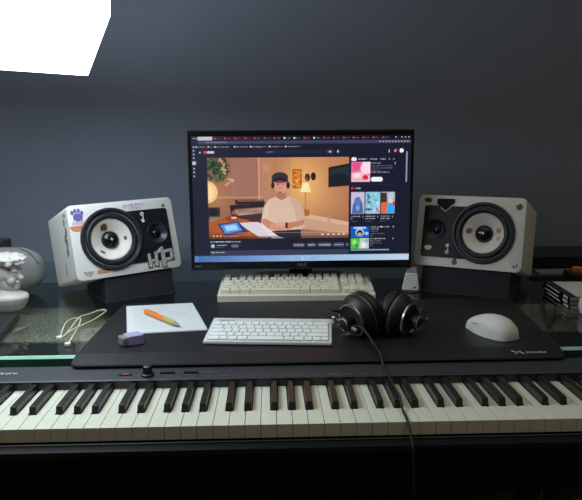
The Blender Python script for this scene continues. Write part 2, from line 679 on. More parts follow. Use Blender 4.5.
# knob, red button, slots, legends (lying on the sloping panel)
Mp0 = Mp
Mp = Mp @ Matrix(((1, 0, 0, 0), (0, 1, 0, 0), (0, 0.126, 1, -0.152 * 0.126), (0, 0, 0, 1)))
bm = NB()
lathe(bm, [(0, 0), (0.0105, 0), (0.0105, 0.003), (0.0082, 0.004), (0.0075, 0.016), (0.006, 0.0172), (0, 0.0172)], Mp @ Matrix.Translation((-0.212, 0.1665, 0.016)), 28)
build('volume_knob', bm, M_black, piano, smooth=True)
bm = NB()
prism(bm, rrect(-0.250, 0.169, 0.024, 0.008, 0.003), 0.0158, 0.0172, Mp)
pb = build('power_button', bm, M_black, piano)
bm = NB()
ellipsoid(bm, Mp @ Vector((-0.250, 0.169, 0.0172)), (0.006, 0.0026, 0.0008))
build('power_mark', bm, M_red, pb, label='red power mark')
for xx in (-0.179, -0.139):
    bm = NB()
    prism(bm, rrect(xx, 0.171, 0.025, 0.006, 0.002), 0.0158, 0.0178, Mp)
    build('button', bm, M_blackgloss, piano)
bm = NB()
prism(bm, rrect(-0.105, 0.172, 0.032, 0.006, 0.001), 0.0158, 0.0164, Mp)
build('button', bm, M_dgrey, piano)
bm = NB()
random.seed(11)
xx = -0.112
while xx < 0.20:
    L = random.uniform(0.006, 0.016)
    for q in range(int(L / 0.0022)):
        box(bm, Mp @ Vector((xx + q * 0.0022, 0.1585, 0.0160)), (0.0014, 0.0022, 0.0004))
    xx += L + random.choice((0.004, 0.010, 0.016))
for xx in (-0.227, -0.198):
    box(bm, Mp @ Vector((xx, 0.165, 0.0161)), (0.003, 0.002, 0.0004))
for xx in (-0.179, -0.139):
    box(bm, Mp @ Vector((xx, 0.1655, 0.0161)), (0.018, 0.0012, 0.0004))
build('printed_legends', bm, M_dimprint, piano)
bm = NB()
xx = -0.486
for k in range(8):
    box(bm, Mp @ Vector((xx, 0.180, 0.0161)), (0.0014, 0.0075, 0.0004))
    box(bm, Mp @ Vector((xx + 0.0022, 0.1825 - 0.0025 * (k % 3), 0.0161)), (0.004, 0.0016, 0.0004))
    if k % 2:
        box(bm, Mp @ Vector((xx + 0.0042, 0.180, 0.0161)), (0.0013, 0.007, 0.0004))
    xx += 0.0064
build('brand_lettering', bm, M_print, piano)
Mp = Mp0
# stand under the piano
st = empty('piano_stand', (0, 0.1, -0.72), label='black metal stand under the digital piano', cat='stand')
for sx in (-0.45, 0.45):
    bm = NB()
    box(bm, (sx, 0.0, 0.605), (0.05, 0.20, 0.028), 0.003)
    build('cradle', bm, M_frame, st)
    for yy in (-0.06, 0.06):
        bm = NB()
        box(bm, (sx, yy, 0.30), (0.035, 0.035, 0.59), 0.003)
        build('leg', bm, M_frame, st)

# ------------------------------------------------------------------ monitor and its screen
mon = empty('monitor', (0.0775, 0.80, GT), label='wide black computer monitor showing a paused video page', cat='monitor')
Mo = Matrix.Translation(-Vector(mon.location))
MX0, MX1, MZ0, MZ1, MY = -0.1963, 0.3480, 0.0916, 0.4304, 0.690
bm = NB()
box(bm, Mo @ Vector(((MX0 + MX1) / 2, MY + 0.012, (MZ0 + MZ1) / 2)), (MX1 - MX0, 0.022, MZ1 - MZ0), 0.003)
build('bezel', bm, M_blackgloss, mon)
bm = NB()
box(bm, Mo @ Vector(((MX0 + MX1) / 2, MY + 0.033, 0.25)), (0.36, 0.022, 0.22), 0.008)
build('rear_housing', bm, M_black, mon)
bm = NB()
box(bm, Mo @ Vector((0.0775, 0.80, 0.17)), (0.06, 0.03, 0.26), 0.004)
box(bm, Mo @ Vector((0.0775, 0.77, 0.26)), (0.07, 0.06, 0.07), 0.004)
build('stand_neck', bm, M_black, mon)
bm = NB()
prism(bm, rrect(0.0775, 0.84, 0.24, 0.14, 0.03), GT, GT + 0.012, Mo, bev=0.003)
build('stand_base', bm, M_black, mon)
Mt = Mo @ Matrix.Translation((0.0760, MY - 0.0002, 0.1025)) @ Matrix.Rotation(PI / 2, 4, 'X')
bm = text_bm('ASUS', 0.0105, Mt, 0.0003)
build('brand_lettering', bm, M_dimprint, mon)
bm = NB()
for k in range(5):
    box(bm, Mo @ Vector((-0.185 + k * 0.003, MY, 0.1015)), (0.0018, 0.0006, 0.003))
build('bezel_marks', bm, M_dimprint, mon)

# screen picture: painted pixel by pixel as what the screen shows (coordinates: 0..220 x 0..125)
NX, NZ, SS = 440, 250, 2
W2, H2 = NX * SS, NZ * SS
img = np.zeros((H2, W2, 3))
KX = W2 / 220.5
KZ = H2 / 125.5
OX, OZ = 191.0, 136.0
yy_, xx_ = np.mgrid[0:H2, 0:W2]
PXc = OX + (xx_ + 0.5) / KX
PYc = OZ + (yy_ + 0.5) / KZ
img[:] = (25, 28, 48)


def put(mask, c, a=1.0):
    img[mask] = img[mask] * (1 - a) + np.array(c, float) * a


def rc(xa, ya, xb, yb, c, a=1.0, r=0.0):
    if r:
        dx = np.maximum(np.abs(PXc - (xa + xb) / 2) - ((xb - xa) / 2 - r), 0)
        dy = np.maximum(np.abs(PYc - (ya + yb) / 2) - ((yb - ya) / 2 - r), 0)
        put(dx * dx + dy * dy <= r * r, c, a)
    else:
        put((PXc >= xa) & (PXc < xb) & (PYc >= ya) & (PYc < yb), c, a)


def el(cx, cy, rx, ry, c, a=1.0, rot=0.0):
    dx, dy = PXc - cx, PYc - cy
    cr, sr = math.cos(R(rot)), math.sin(R(rot))
    u, v = dx * cr + dy * sr, -dx * sr + dy * cr
    put((u / rx) ** 2 + (v / ry) ** 2 <= 1, c, a)


def glow(cx, cy, rx, ry, c, a=1.0, clip=None):
    g = np.exp(-(((PXc - cx) / rx) ** 2 + ((PYc - cy) / ry) ** 2)) * a
    if clip is not None:
        g = g * clip
    img[:] = img * (1 - g[..., None]) + np.array(c, float) * g[..., None]


def poly(pts, c, a=1.0):
    inside = np.zeros(PXc.shape, bool)
    n = len(pts)
    for i in range(n):
        ax, ay = pts[i]
        bx_, by_ = pts[(i + 1) % n]
        if ay == by_:
            continue
        cond = ((ay > PYc) != (by_ > PYc)) & (PXc < (bx_ - ax) * (PYc - ay) / (by_ - ay) + ax)
        inside ^= cond
    put(inside, c, a)


rs = np.random.RandomState(5)


def smear(xa, y, xb, h, c, a=0.85):
    x = xa
    while x < xb:
        L = rs.uniform(0.5, 1.6)
        rc(x, y - h / 2 * rs.uniform(0.6, 1), min(x + L, xb), y + h / 2 * rs.uniform(0.6, 1), c, a * rs.uniform(0.55, 1))
        x += L + rs.uniform(0.1, 0.5)


# browser chrome
rc(191, 136, 412, 140, (20, 22, 40))
rc(197.5, 136.6, 212, 140, (200, 196, 208))
for k, x in enumerate(np.arange(214, 392, 9.9)):
    red = k not in (7, 8, 10)
    el(x + 0.6, 138.2, 1.0, 0.9, (228, 60, 80) if red else (240, 240, 245))
    smear(x + 2.2, 138.3, x + 6.6, 1.0, (210, 120, 135) if red else (205, 205, 215), .8)
for x in (193.5, 195.8):
    el(x, 138.2, .6, .6, (220, 220, 230))
for x in (396, 402, 405.5, 409):
    el(x, 138, .7, .6, (215, 215, 225))
rc(198, 140.4, 412, 143.8, (64, 68, 92))
smear(206, 142, 226, 1.0, (205, 205, 215), .7)
for x in np.arange(380, 411, 3.1):
    el(x, 142.1, .8, .7, (210, 210, 220), .8)
for (a_, b_) in ((196, 206), (208, 212), (214.5, 229), (234, 247), (250, 266), (269, 282), (285, 300)):
    el(a_, 146.4, .8, .8, (225, 225, 235))
    smear(a_ + 1.4, 146.5, b_, 1.1, (200, 200, 212), .8)
for k, y in enumerate((146.5, 150, 153.5, 157, 162, 167.5, 171, 175)):
    c = (205, 210, 235)
    if k == 4:
        rc(191.6, 160.3, 195.2, 163.8, (190, 195, 215))
    else:
        el(193.2, y, .9, .8, c, .9)
# site header
rc(203, 150.4, 206.2, 153.1, (255, 45, 60), 1, .9)
rc(206.6, 150.6, 213.6, 152.9, (238, 225, 232), .9, .4)
el(199.4, 151.8, .9, .8, (200, 200, 210))
smear(266, 151.8, 273, 1.0, (175, 178, 195), .8)
rc(262, 149.8, 325, 153.8, (36, 40, 64), .6, 1.8)
smear(266, 151.8, 273, 1.0, (175, 178, 195), .8)
rc(326, 149.8, 333, 153.8, (60, 64, 86), 1, 1.5)
el(329.5, 151.8, .9, .9, (225, 225, 230))
el(337.5, 151.6, 2.0, 2.0, (60, 64, 86))
el(337.5, 151.6, .7, 1.0, (240, 240, 245))
rc(388.6, 150, 389.6, 153, (215, 215, 225))
el(395.5, 151.4, 1.2, 1.3, (215, 150, 160))
el(396.6, 150.2, 1.0, .9, (250, 50, 70))
el(401.8, 151.2, 2.2, 2.1, (255, 250, 252))
# ---- video frame
vm = ((PXc >= 206.3) & (PXc < 348.8) & (PYc >= 157) & (PYc < 237.8)).astype(float)
base = np.zeros_like(img)
tx = np.clip((PXc - 206) / 143, 0, 1)[..., None]
c0, c1, c2 = np.array((140, 90, 74.)), np.array((196, 130, 88.)), np.array((182, 120, 84.))
grad = np.where(tx < .55, c0 + (c1 - c0) * tx / .55, c1 + (c2 - c1) * (tx - .55) / .45)
ty = np.clip((PYc - 157) / 81, 0, 1)[..., None]
grad = grad * (1.06 - .16 * ty)
img[:] = img * (1 - vm[..., None]) + grad * vm[..., None]
chrome_keep = img.copy()
rc(229, 158, 257, 196, (156, 106, 92), .75)
rc(230.5, 159, 255.5, 194, (168, 116, 100), .7)
rc(257, 157, 258.6, 200, (212, 162, 132), .9)
rc(258.6, 157, 270, 200, (186, 132, 108), .8)
rc(262, 163, 268, 172, (205, 150, 120), .6)
rc(272, 157, 290, 200, (170, 116, 96), .45)
rc(206, 195.5, 262, 197, (216, 160, 130), .7)
glow(304, 185, 22, 26, (255, 205, 120), .75, vm)
glow(321, 200, 30, 20, (225, 170, 120), .35, vm)
glow(212, 196, 16, 20, (226, 170, 120), .45, vm)
# foliage
for k in range(260):
    a_ = rs.uniform(0, 2 * PI)
    q = rs.uniform(0, 1) ** .6
    cx, cy = 216 + 12 * q * math.cos(a_), 168 + 13 * q * math.sin(a_)
    if cx < 206.6 or cy < 157.3:
        continue
    c = [(34, 62, 40), (22, 42, 30), (58, 92, 52), (80, 110, 66)][rs.randint(4)]
    el(cx, cy, rs.uniform(.8, 2.0), rs.uniform(.6, 1.2), c, .85, rs.uniform(0, 180))
for (cx, cy) in ((221, 161), (223, 164), (221.5, 168), (223.5, 172), (219, 159), (224, 169), (228, 178), (231, 180), (227, 182)):
    el(cx, cy, 1.9, 1.1, (224, 164, 130), .9, rs.uniform(0, 180))
for (cx, cy) in ((229, 179), (225, 184), (231.5, 179)):
    el(cx, cy, 1.8, .8, (190, 205, 150), .8, 30)
# lamp orb
clipo = vm * (PXc > 206.3)
el(205.5, 191, 10.5, 11, (250, 205, 140))
el(204.5, 191, 8, 8.6, (255, 226, 170))
rc(191, 176, 206.3, 206, (25, 28, 48))
# synths
poly([(233, 199), (262, 198.6), (264, 203), (234, 203.5)], (48, 34, 34))
rc(236, 199.6, 262, 200.3, (190, 150, 130), .8)
poly([(228, 204), (262, 203), (264, 206), (233, 208), (229, 212)], (40, 30, 34))
poly([(234, 209.5), (264, 207), (265, 211.5), (237, 214.5)], (188, 160, 150))
for x in np.arange(236, 263, 1.7):
    rc(x, 208.6, x + .8, 212.4, (70, 52, 54), .7)
poly([(228, 212), (237, 214.5), (264, 212), (266, 222), (246, 222), (230, 216)], (70, 48, 44))
rc(206.3, 206, 218, 218, (46, 40, 44), .85)
el(211, 211, 5, 4, (28, 26, 32), .9)
rc(207, 215.5, 222, 221, (150, 128, 112), .9, 1.5)
# desk in video
poly([(206.3, 222), (224, 215), (246, 219), (290, 237.8), (206.3, 237.8)], (176, 92, 44))
poly([(206.3, 230), (225, 232), (250, 237.8), (206.3, 237.8)], (150, 74, 34), .8)
el(230, 217.5, 7, 2.6, (150, 66, 34))
el(232, 216.8, 3, 1.2, (230, 190, 170))
# sofa
poly([(303, 213), (349, 222), (349, 237.8), (290, 237.8), (300, 226)], (205, 160, 132))
poly([(303, 213), (349, 222), (349, 226), (303, 217.5)], (222, 180, 152))
rc(327, 214, 330, 222, (190, 146, 120), .6)
poly([(296, 228), (349, 234), (349, 237.8), (290, 237.8)], (150, 104, 84), .8)
# pictures
rc(291.8, 169, 301, 187.8, (150, 78, 26))
rc(292.8, 170, 300, 186.8, (222, 132, 44))
for k in range(14):
    el(rs.uniform(293, 300), rs.uniform(171, 186), 1.2, 1.0, [(245, 190, 100), (170, 70, 30), (235, 150, 70)][k % 3], .8)
el(306.8, 177, 2.7, 3.9, (74, 44, 34))
el(306, 178.5, 1.2, 1.8, (150, 100, 70), .8)
el(312.8, 176, 2.6, 4.0, (44, 34, 38))
poly([(328, 167.2), (349, 163.4), (349, 185.6), (328, 187)], (38, 30, 34))
poly([(330, 169.3), (349, 165.8), (349, 183.6), (330, 184.8)], (34, 50, 58))
poly([(330, 176), (338, 172), (349, 176), (349, 183.6), (330, 184.8)], (26, 34, 40))
# standing lamp
rc(304, 190, 305.4, 211, (206, 138, 76))
poly([(301.5, 182), (308, 182), (310.5, 191.6), (299.4, 191.6)], (255, 224, 150))
poly([(302.5, 183), (307, 183), (309, 191), (300.5, 191)], (255, 238, 190))
rc(303, 209, 308.5, 215.5, (176, 104, 56))
# man
poly([(258.5, 226), (262, 207), (267, 199), (275, 195.5), (288, 196), (298, 200), (303.5, 211), (304, 226), (297, 232), (262, 232)], (222, 190, 170))
poly([(288, 197), (298, 200), (303.5, 211), (304, 225), (296, 228), (294, 210)], (206, 168, 146), .7)
poly([(264, 206), (268, 201), (266, 218), (260, 222)], (234, 206, 190), .6)
poly([(276, 190), (284, 190), (285.5, 197), (280.5, 199.5), (275, 196.5)], (188, 120, 98))
el(279.3, 185.5, 6.2, 8.0, (216, 150, 128))
el(281.5, 187, 3.8, 6, (226, 164, 140), .5)
el(279, 191.6, 2.5, .8, (150, 84, 78), .8)
el(276.8, 183.6, 1.1, .55, (80, 46, 44), .9)
el(281.9, 183.6, 1.1, .55, (80, 46, 44), .9)
poly([(279, 184), (280.4, 188.6), (278, 188.6)], (196, 124, 104), .8)
el(278.9, 193.6, 3.8, 2.0, (150, 100, 84), .35)
el(279, 177, 8.3, 5.4, (52, 50, 54))
rc(270, 178, 288, 183, (216, 150, 128), 0)
poly([(270.6, 179.5), (279, 176.6), (287.4, 179.5), (287, 181.4), (279, 179.6), (271, 181.6)], (34, 30, 36))
poly([(272.8, 181.5), (279, 179.8), (286, 181.3), (285.4, 183), (279, 182), (273.2, 183.2)], (190, 84, 88), .55)
el(271.7, 184.6, 1.7, 3.2, (40, 38, 44))
el(287.2, 184.6, 1.8, 3.4, (40, 38, 44))
poly([(258.5, 220), (264, 217.5), (276, 225), (286, 224), (285, 228.5), (276, 230.5), (266, 227.5)], (206, 138, 112))
poly([(285, 229.5), (303, 224), (304, 219), (296, 221), (284, 222.5)], (198, 130, 104))
el(276, 226, 8, 3.6, (218, 154, 128))
el(279.5, 223.6, 4.5, 2.4, (226, 168, 142))
for x in (272, 275, 278):
    rc(x, 225, x + .5, 229, (176, 110, 90), .7)
rc(284.3, 222, 286.4, 227.4, (44, 36, 40))
poly([(262, 231), (300, 229), (300, 237.8), (268, 237.8)], (46, 40, 50))
# tablet and papers
poly([(236, 222), (256, 221), (278, 236.5), (258, 237)], (224, 214, 222))
poly([(256, 221), (262, 224.5), (277, 236), (283, 237.8), (270, 237.8)], (236, 226, 230))
poly([(215.5, 223), (236, 220.2), (245.5, 230.6), (222, 234.6)], (36, 60, 120))
poly([(218, 224), (235, 221.6), (240.5, 229.8), (222.5, 232.4)], (90, 150, 230))
poly([(222, 225), (233, 223.4), (236.5, 228.4), (224.5, 230.2)], (170, 215, 250))
poly([(222, 234.6), (245.5, 230.6), (245.5, 232), (222, 236)], (150, 46, 52))
# player controls
rc(206.3, 235.4, 349, 237.8, (30, 22, 26), .35)
rc(208, 232, 347, 232.5, (225, 190, 180), .55)
rc(208, 232, 224, 232.5, (240, 40, 50), .9)
for x in (211, 214.5, 218):
    el(x, 235.2, .8, .8, (255, 245, 240), .9)
smear(221, 235.3, 237, .9, (255, 240, 235), .8)
for x in (322, 328, 333.5, 339, 344):
    el(x, 234.4, 1.1, .8, (255, 246, 240), .95)
# outside the frame again
keep = vm < .5
sel = keep & (PYc > 156.5) & (PYc < 238.5)
img[sel] = chrome_keep[sel]
# title row
smear(207.5, 241, 238, 1.5, (236, 238, 245), .95)
el(209.8, 245.3, 2.1, 2.0, (120, 190, 190))
el(209.8, 245.0, 1.1, 1.1, (220, 240, 240), .8)
smear(213.4, 244.5, 224, 1.2, (232, 232, 240), .95)
smear(213.4, 246.7, 221, .8, (150, 152, 170), .8)
rc(228, 243.4, 236.5, 247.2, (74, 78, 102), 1, 1.8)
smear(230, 245.3, 235, 1.1, (225, 225, 235))
for (a_, b_) in ((291.5, 304), (306, 315.5), (317, 331.5), (333, 344.5), (346, 349)):
    rc(a_, 243.0, b_, 247.2, (72, 76, 100), 1, 1.5)
    smear(a_ + 1.5, 245.1, b_ - 1, 1.2, (232, 232, 240), .95)
rc(206.5, 249.8, 349, 255, (56, 60, 84), 1, 1.2)
smear(208, 251.8, 222, 1.2, (225, 225, 235), .9)
# sidebar
rc(351.2, 157.6, 356.4, 161.2, (245, 245, 250), 1, 1.2)
for (a_, b_) in ((358, 367), (370, 377.5), (380, 386)):
    smear(a_, 159.4, b_, 1.5, (225, 227, 238), .95)
el(389.5, 159.4, .5, .6, (200, 200, 210))
el(394, 159.4, .8, .5, (200, 200, 210))
rc(351, 162, 370.4, 182, (246, 120, 168))
poly([(363, 162), (370.4, 162), (370.4, 174), (362, 174), (360.5, 168)], (255, 226, 238))
poly([(351, 173), (362, 172), (370, 176), (370.4, 182), (351, 182)], (252, 196, 214))
poly([(352, 163), (361, 163), (360, 170), (353, 172)], (236, 84, 150))
el(365.5, 177.5, 3, 2.6, (226, 40, 84))
el(357, 175.5, 3.2, 2, (255, 240, 246), .9)
rc(352, 179, 366, 180, (240, 130, 170), .7)
smear(371.3, 163.4, 381, 1.2, (235, 236, 245), .95)
for y in (166, 168.3, 170.6):
    smear(371.3, y, 393 if y < 170 else 380, 1.0, (170, 172, 192), .8)
smear(371.3, 172.4, 390, 1.1, (220, 222, 234), .9)
rc(371.2, 177.2, 383.2, 181.8, (250, 250, 255), 1, 2.2)
rc(395.3, 162.6, 396, 164.6, (200, 200, 212))
rc(351, 184.6, 396, 185, (60, 64, 86))
el(352.4, 188.3, 1.2, 1.3, (240, 40, 60))
smear(355, 188.3, 361.5, 1.8, (240, 240, 246), .95)
# shorts
rc(351, 192, 365, 214, (205, 196, 222), 1, .8)
poly([(353, 205), (356, 198), (360, 197), (363, 204), (364, 213.6), (352, 213.6)], (76, 108, 176))
el(358, 201, 3.4, 4, (90, 122, 190))
el(358, 208, 2.0, 3.0, (150, 176, 222), .8)
rc(366, 192, 381, 214, (150, 206, 226), 1, .8)
for k in range(26):
    el(rs.uniform(367.5, 379.5), rs.uniform(194, 212), rs.uniform(1, 2.6), rs.uniform(.6, 1.5), [(60, 120, 150), (205, 235, 240), (110, 185, 205), (44, 84, 110)][k % 4], .85, rs.uniform(0, 180))
el(377.5, 209.5, 1.2, 1.6, (235, 80, 130), .9)
rc(381.6, 192, 396, 214, (190, 170, 186), 1, .8)
poly([(381.6, 193), (387.5, 193), (388, 202), (381.6, 204)], (62, 52, 60))
poly([(381.6, 203), (389, 202), (387, 213.8), (381.6, 213.8)], (230, 110, 60))
el(392, 196, 3.2, 3.6, (170, 214, 234))
el(391.5, 201, 2.4, 2.2, (250, 205, 200))
poly([(388.6, 203.5), (395.5, 203), (396, 213.8), (387.5, 213.8)], (60, 170, 240))
el(395, 204, 1.0, 2.4, (220, 50, 60))
for (a_, b_) in ((351, 361), (366, 376), (381.4, 391)):
    smear(a_, 216.6, b_, 1.3, (232, 234, 244), .95)
    smear(a_, 218.9, b_ - (8 if a_ < 352 else 0), 1.2, (225, 227, 238), .9)
    smear(a_, 221.6, b_ - 3, .8, (150, 152, 170), .8)
    rc(b_ + 2.4, 216, b_ + 3, 218, (190, 190, 204))
rc(351.2, 226.8, 370, 237.8, (24, 92, 190))
rc(354, 227.4, 367, 229, (220, 238, 255), .9)
el(360.4, 233, 4.4, 4.2, (170, 210, 250))
el(360.4, 233.6, 3.0, 3.0, (30, 40, 70))
el(360.4, 234.6, 1.8, 1.4, (226, 200, 190))
el(367.4, 234, 2.2, 1.6, (150, 215, 240))
rc(351.2, 238.6, 370, 249.6, (190, 210, 196))
poly([(351.2, 238.6), (361, 238.6), (359.5, 249.6), (351.2, 249.6)], (84, 190, 84))
el(355, 243, 2.4, 3.0, (150, 235, 120))
el(357, 246.5, 1.6, 2.2, (60, 150, 66))
el(364.5, 245.8, 3, 3.4, (240, 230, 228))
el(367.5, 241.5, 2, 2, (120, 190, 205))
for (y, xb, c) in ((227.4, 391, 235), (229.6, 380, 230), (231.9, 379, 165), (234.2, 386, 165), (236.6, 374, 150), (239.4, 387, 230), (241.8, 382, 165), (244, 384, 165), (246.4, 374, 150)):
    smear(371.3, y, xb, 1.2 if c > 200 else .9, (c, c, min(255, c + 10)), .92)
for y in (227.4, 239.4):
    rc(394.5, y - 1, 395.2, y + 1, (190, 190, 204))
rc(351.2, 250.2, 391, 251.4, (170, 205, 220), .8)
rc(406.4, 152, 408, 182.5, (150, 154, 172), 1, .7)
# taskbar
tb = (PYc >= 255.3)
f = np.clip((PXc - 191) / 110, 0, 1)[..., None]
g = np.clip((PXc - 310) / 100, 0, 1)[..., None]
tcol = np.array((70, 112, 178.)) * (1 - f) + np.array((150, 190, 232.)) * f
tcol = tcol * (1 - g) + np.array((196, 218, 240.)) * g
img[tb] = tcol[tb]
for k, x in enumerate(np.arange(288, 318, 3.4)):
    el(x, 258.5, 1.1, 1.2, [(120, 190, 240), (230, 150, 190), (210, 110, 150), (90, 150, 220), (240, 200, 210)][k % 5], .6)
rc(191, 255.3, 194.5, 261.6, (90, 140, 205), .8)
small = img.reshape(NZ, SS, NX, SS, 3).mean(axis=(1, 3)) / 255.0
small = np.where(small <= 0.04045, small / 12.92, ((small + 0.055) / 1.055) ** 2.4)
SX0, SX1, SZ0, SZ1 = -0.1870, 0.3405, 0.1120, 0.4165
sv = np.zeros(((NZ + 1) * (NX + 1), 3))
gx, gz = np.meshgrid(np.linspace(SX0, SX1, NX + 1), np.linspace(SZ1, SZ0, NZ + 1))
sv[:, 0] = gx.ravel() - mon.location.x
sv[:, 1] = MY + 0.0004 - mon.location.y
sv[:, 2] = gz.ravel() - mon.location.z
me = bpy.data.meshes.new('screen')
nf = NX * NZ
ii, jj = np.mgrid[0:NZ, 0:NX]
v00 = (ii * (NX + 1) + jj).ravel()
quads = np.stack([v00, v00 + NX + 1, v00 + NX + 2, v00 + 1], 1)
me.vertices.add(len(sv))
me.vertices.foreach_set('co', sv.ravel())
me.loops.add(nf * 4)
me.loops.foreach_set('vertex_index', quads.ravel().astype(np.int32))
me.polygons.add(nf)
me.polygons.foreach_set('loop_start', np.arange(0, nf * 4, 4, dtype=np.int32))
me.update(calc_edges=True)
at = me.attributes.new('picture', 'FLOAT_COLOR', 'CORNER')
cc = np.ones((nf, 4, 4))
cc[:, :, :3] = small.reshape(nf, 1, 3)
at.data.foreach_set('color', cc.ravel().astype(np.float32))
ms = bpy.data.materials.new('screen_image')
ms.use_nodes = True
nt = ms.node_tree
p = nt.nodes['Principled BSDF']
an = nt.nodes.new('ShaderNodeAttribute')
an.attribute_name = 'picture'
p.inputs['Base Color'].default_value = (0.006, 0.006, 0.008, 1)
p.inputs['Roughness'].default_value = 0.4
nt.links.new(an.outputs['Color'], p.inputs['Emission Color'])
p.inputs['Emission Strength'].default_value = 0.94
me.materials.append(ms)
so = bpy.data.objects.new('screen', me)
COL.objects.link(so)
so.parent = mon
so['label'] = 'lit screen showing a video page with a man in a cap'


# ------------------------------------------------------------------ speakers
SW, SH = 0.260, 0.178


def make_speaker(loc_c, tilt, rz, depth, s, label, ry=0.0):
    """s=+1: woofer left of tweeter. local: x across face, y into the box, z up, origin bottom front centre"""
    rot = Euler((tilt, ry, rz), 'XYZ')
    Mr = rot.to_matrix()
    base = Vector(loc_c) + Mr @ Vector((0, 0, -SH / 2))
    root = empty('studio_speaker', base, rot, label, 'speaker', None)
    F = Matrix(((1, 0, 0, 0), (0, 0, -1, 0), (0, 1, 0, SH / 2), (0, 0, 0, 1)))   # (x,y,z)->(x,-z,y+H/2): z outward
    wx = -0.0345 * s
    tx_ = 0.080 * s
    # cabinet with holes for the drivers
    cab = NB()
    prism(cab, rrect(0, 0, SW, SH, 0.010), -depth, 0, F, bev=0.0025)
    cut = NB()
    lathe(cut, [(0, -0.05), (0.064, -0.05), (0.064, 0.01), (0, 0.01)], F @ Matrix.Translation((wx, 0, 0)), 48)
    cut2 = NB()
    lathe(cut2, [(0, -0.02), (0.0245, -0.02), (0.0245, 0.01), (0, 0.01)], F @ Matrix.Translation((tx_, 0.002, 0)), 40)
    build('cabinet', boolean_cut(cab, [cut, cut2]), M_cab, root, smooth=True)
    # tweeter plate
    pl = NB()
    xa, xb = sorted((0.000 * s, 0.1135 * s))
    prism(pl, rrect((xa + xb) / 2, -0.002, xb - xa, 0.129, 0.006), 0.0003, 0.0022, F, bev=0.0006)
    c3 = NB()
    lathe(c3, [(0, -0.03), (0.0245, -0.03), (0.0245, 0.02), (0, 0.02)], F @ Matrix.Translation((tx_, 0.002, 0)), 40)
    c4 = NB()
    lathe(c4, [(0, -0.03), (0.0655, -0.03), (0.0655, 0.02), (0, 0.02)], F @ Matrix.Translation((wx, 0, 0)), 48)
    plate = build('tweeter_plate', boolean_cut(pl, [c3, c4]), M_twp, root)
    b = NB()
    lathe(b, [(0.0262, 0.0023), (0.0255, 0.0032), (0.024, 0.0022), (0.019, -0.004), (0.0125, -0.0085), (0.0118, -0.0085)], F @ Matrix.Translation((tx_, 0.002, 0)), 40)
    tw = build('waveguide', b, M_rim, plate, smooth=True)
    b = NB()
    lathe(b, [(0.0118, -0.0085), (0.010, -0.0045), (0.006, -0.0018), (0, -0.001)], F @ Matrix.Translation((tx_, 0.002, 0)), 28)
    build('tweeter_dome', b, M_blackgloss, plate, smooth=True)
    b = NB()
    for (ax, ay) in ((xa + 0.006 if s < 0 else xb - 0.006, 0.056), (xa + 0.006 if s < 0 else xb - 0.006, -0.060), (0.034 * s, 0.0575), (0.034 * s, -0.0615)):
        lathe(b, [(0, 0.0028), (0.002, 0.0027), (0.0024, 0.0021)], F @ Matrix.Translation((ax, ay, 0)), 12)
    build('screws', b, M_blackgloss, plate)
    # woofer
    Wm = F @ Matrix.Translation((wx, 0, 0))
    b = NB()
    lathe(b, [(0.0755, 0.0), (0.0755, 0.0045), (0.0735, 0.0065), (0.069, 0.0065), (0.0655, 0.003), (0.064, -0.002)], Wm, 64)
    rim = build('woofer_rim', b, M_rim, root, smooth=True)
    b = NB()
    lathe(b, [(0.0642, -0.004), (0.0635, 0.001), (0.061, 0.0042), (0.0575, 0.0052), (0.054, 0.0042), (0.0515, 0.0005), (0.050, -0.003), (0.0478, -0.003)], Wm, 64)
    build('rubber_surround', b, M_rubber, root, smooth=True)
    b = NB()
    lathe(b, [(0.0495, -0.0028), (0.047, -0.0032), (0.034, -0.0105), (0.0205, -0.0165)], Wm, 64)
    build('woofer_cone', b, M_cone, root, smooth=True, label='cream white woofer cone')
    b = NB()
    lathe(b, [(0.0218, -0.0165), (0.0205, -0.0115), (0.016, -0.0065), (0.009, -0.0035), (0, -0.0025)], Wm, 32)
    build('dust_cap', b, M_blackgloss, root, smooth=True)
    return root, F @ Matrix.Diagonal((SW / 0.254, SH / 0.185, 1, 1)), Wm, s


def shape(F, pts, mi_bm, z=0.0004, h=0.0003, mi=0):
    prism(mi_bm, pts, z, z + h, F, mi)


def rel(cx, cy, pts, k=1.0):
    return [(cx + a * k, cy + b_ * k) for a, b_ in pts]


def ell(cx, cy, rx, ry, n=18, rot=0):
    return [(cx + rx * math.cos(2 * PI * k / n) * math.cos(rot) - ry * math.sin(2 * PI * k / n) * math.sin(rot),
             cy + rx * math.cos(2 * PI * k / n) * math.sin(rot) + ry * math.sin(2 * PI * k / n) * math.cos(rot)) for k in range(n)]


def logo_mark(F, cx, cy, root, flip=False):
    b = NB()
    q = -1 if flip else 1
    for k in range(12):
        a0, a1 = 2 * PI * k / 12, 2 * PI * (k + 1) / 12
        pr = [(cx + r_ * math.cos(a), cy + q * 0.009 + r_ * math.sin(a)) for r_, a in ((0.0022, a0), (0.0046, a0), (0.0046, a1), (0.0022, a1))]
        prism(b, pr, 0.0023, 0.0027, F)
    prism(b, rrect(cx + 0.0016, cy, 0.0024, 0.012, 0.001), 0.0023, 0.0027, F)
    prism(b, ell(cx + 0.0005, cy - q * 0.0095, 0.004, 0.0036), 0.0023, 0.0027, F)
    prism(b, ell(cx - 0.003, cy - q * 0.006, 0.0016, 0.0022), 0.0023, 0.0027, F)
    build('logo', b, M_stwhite, root, label='small white maker logo')


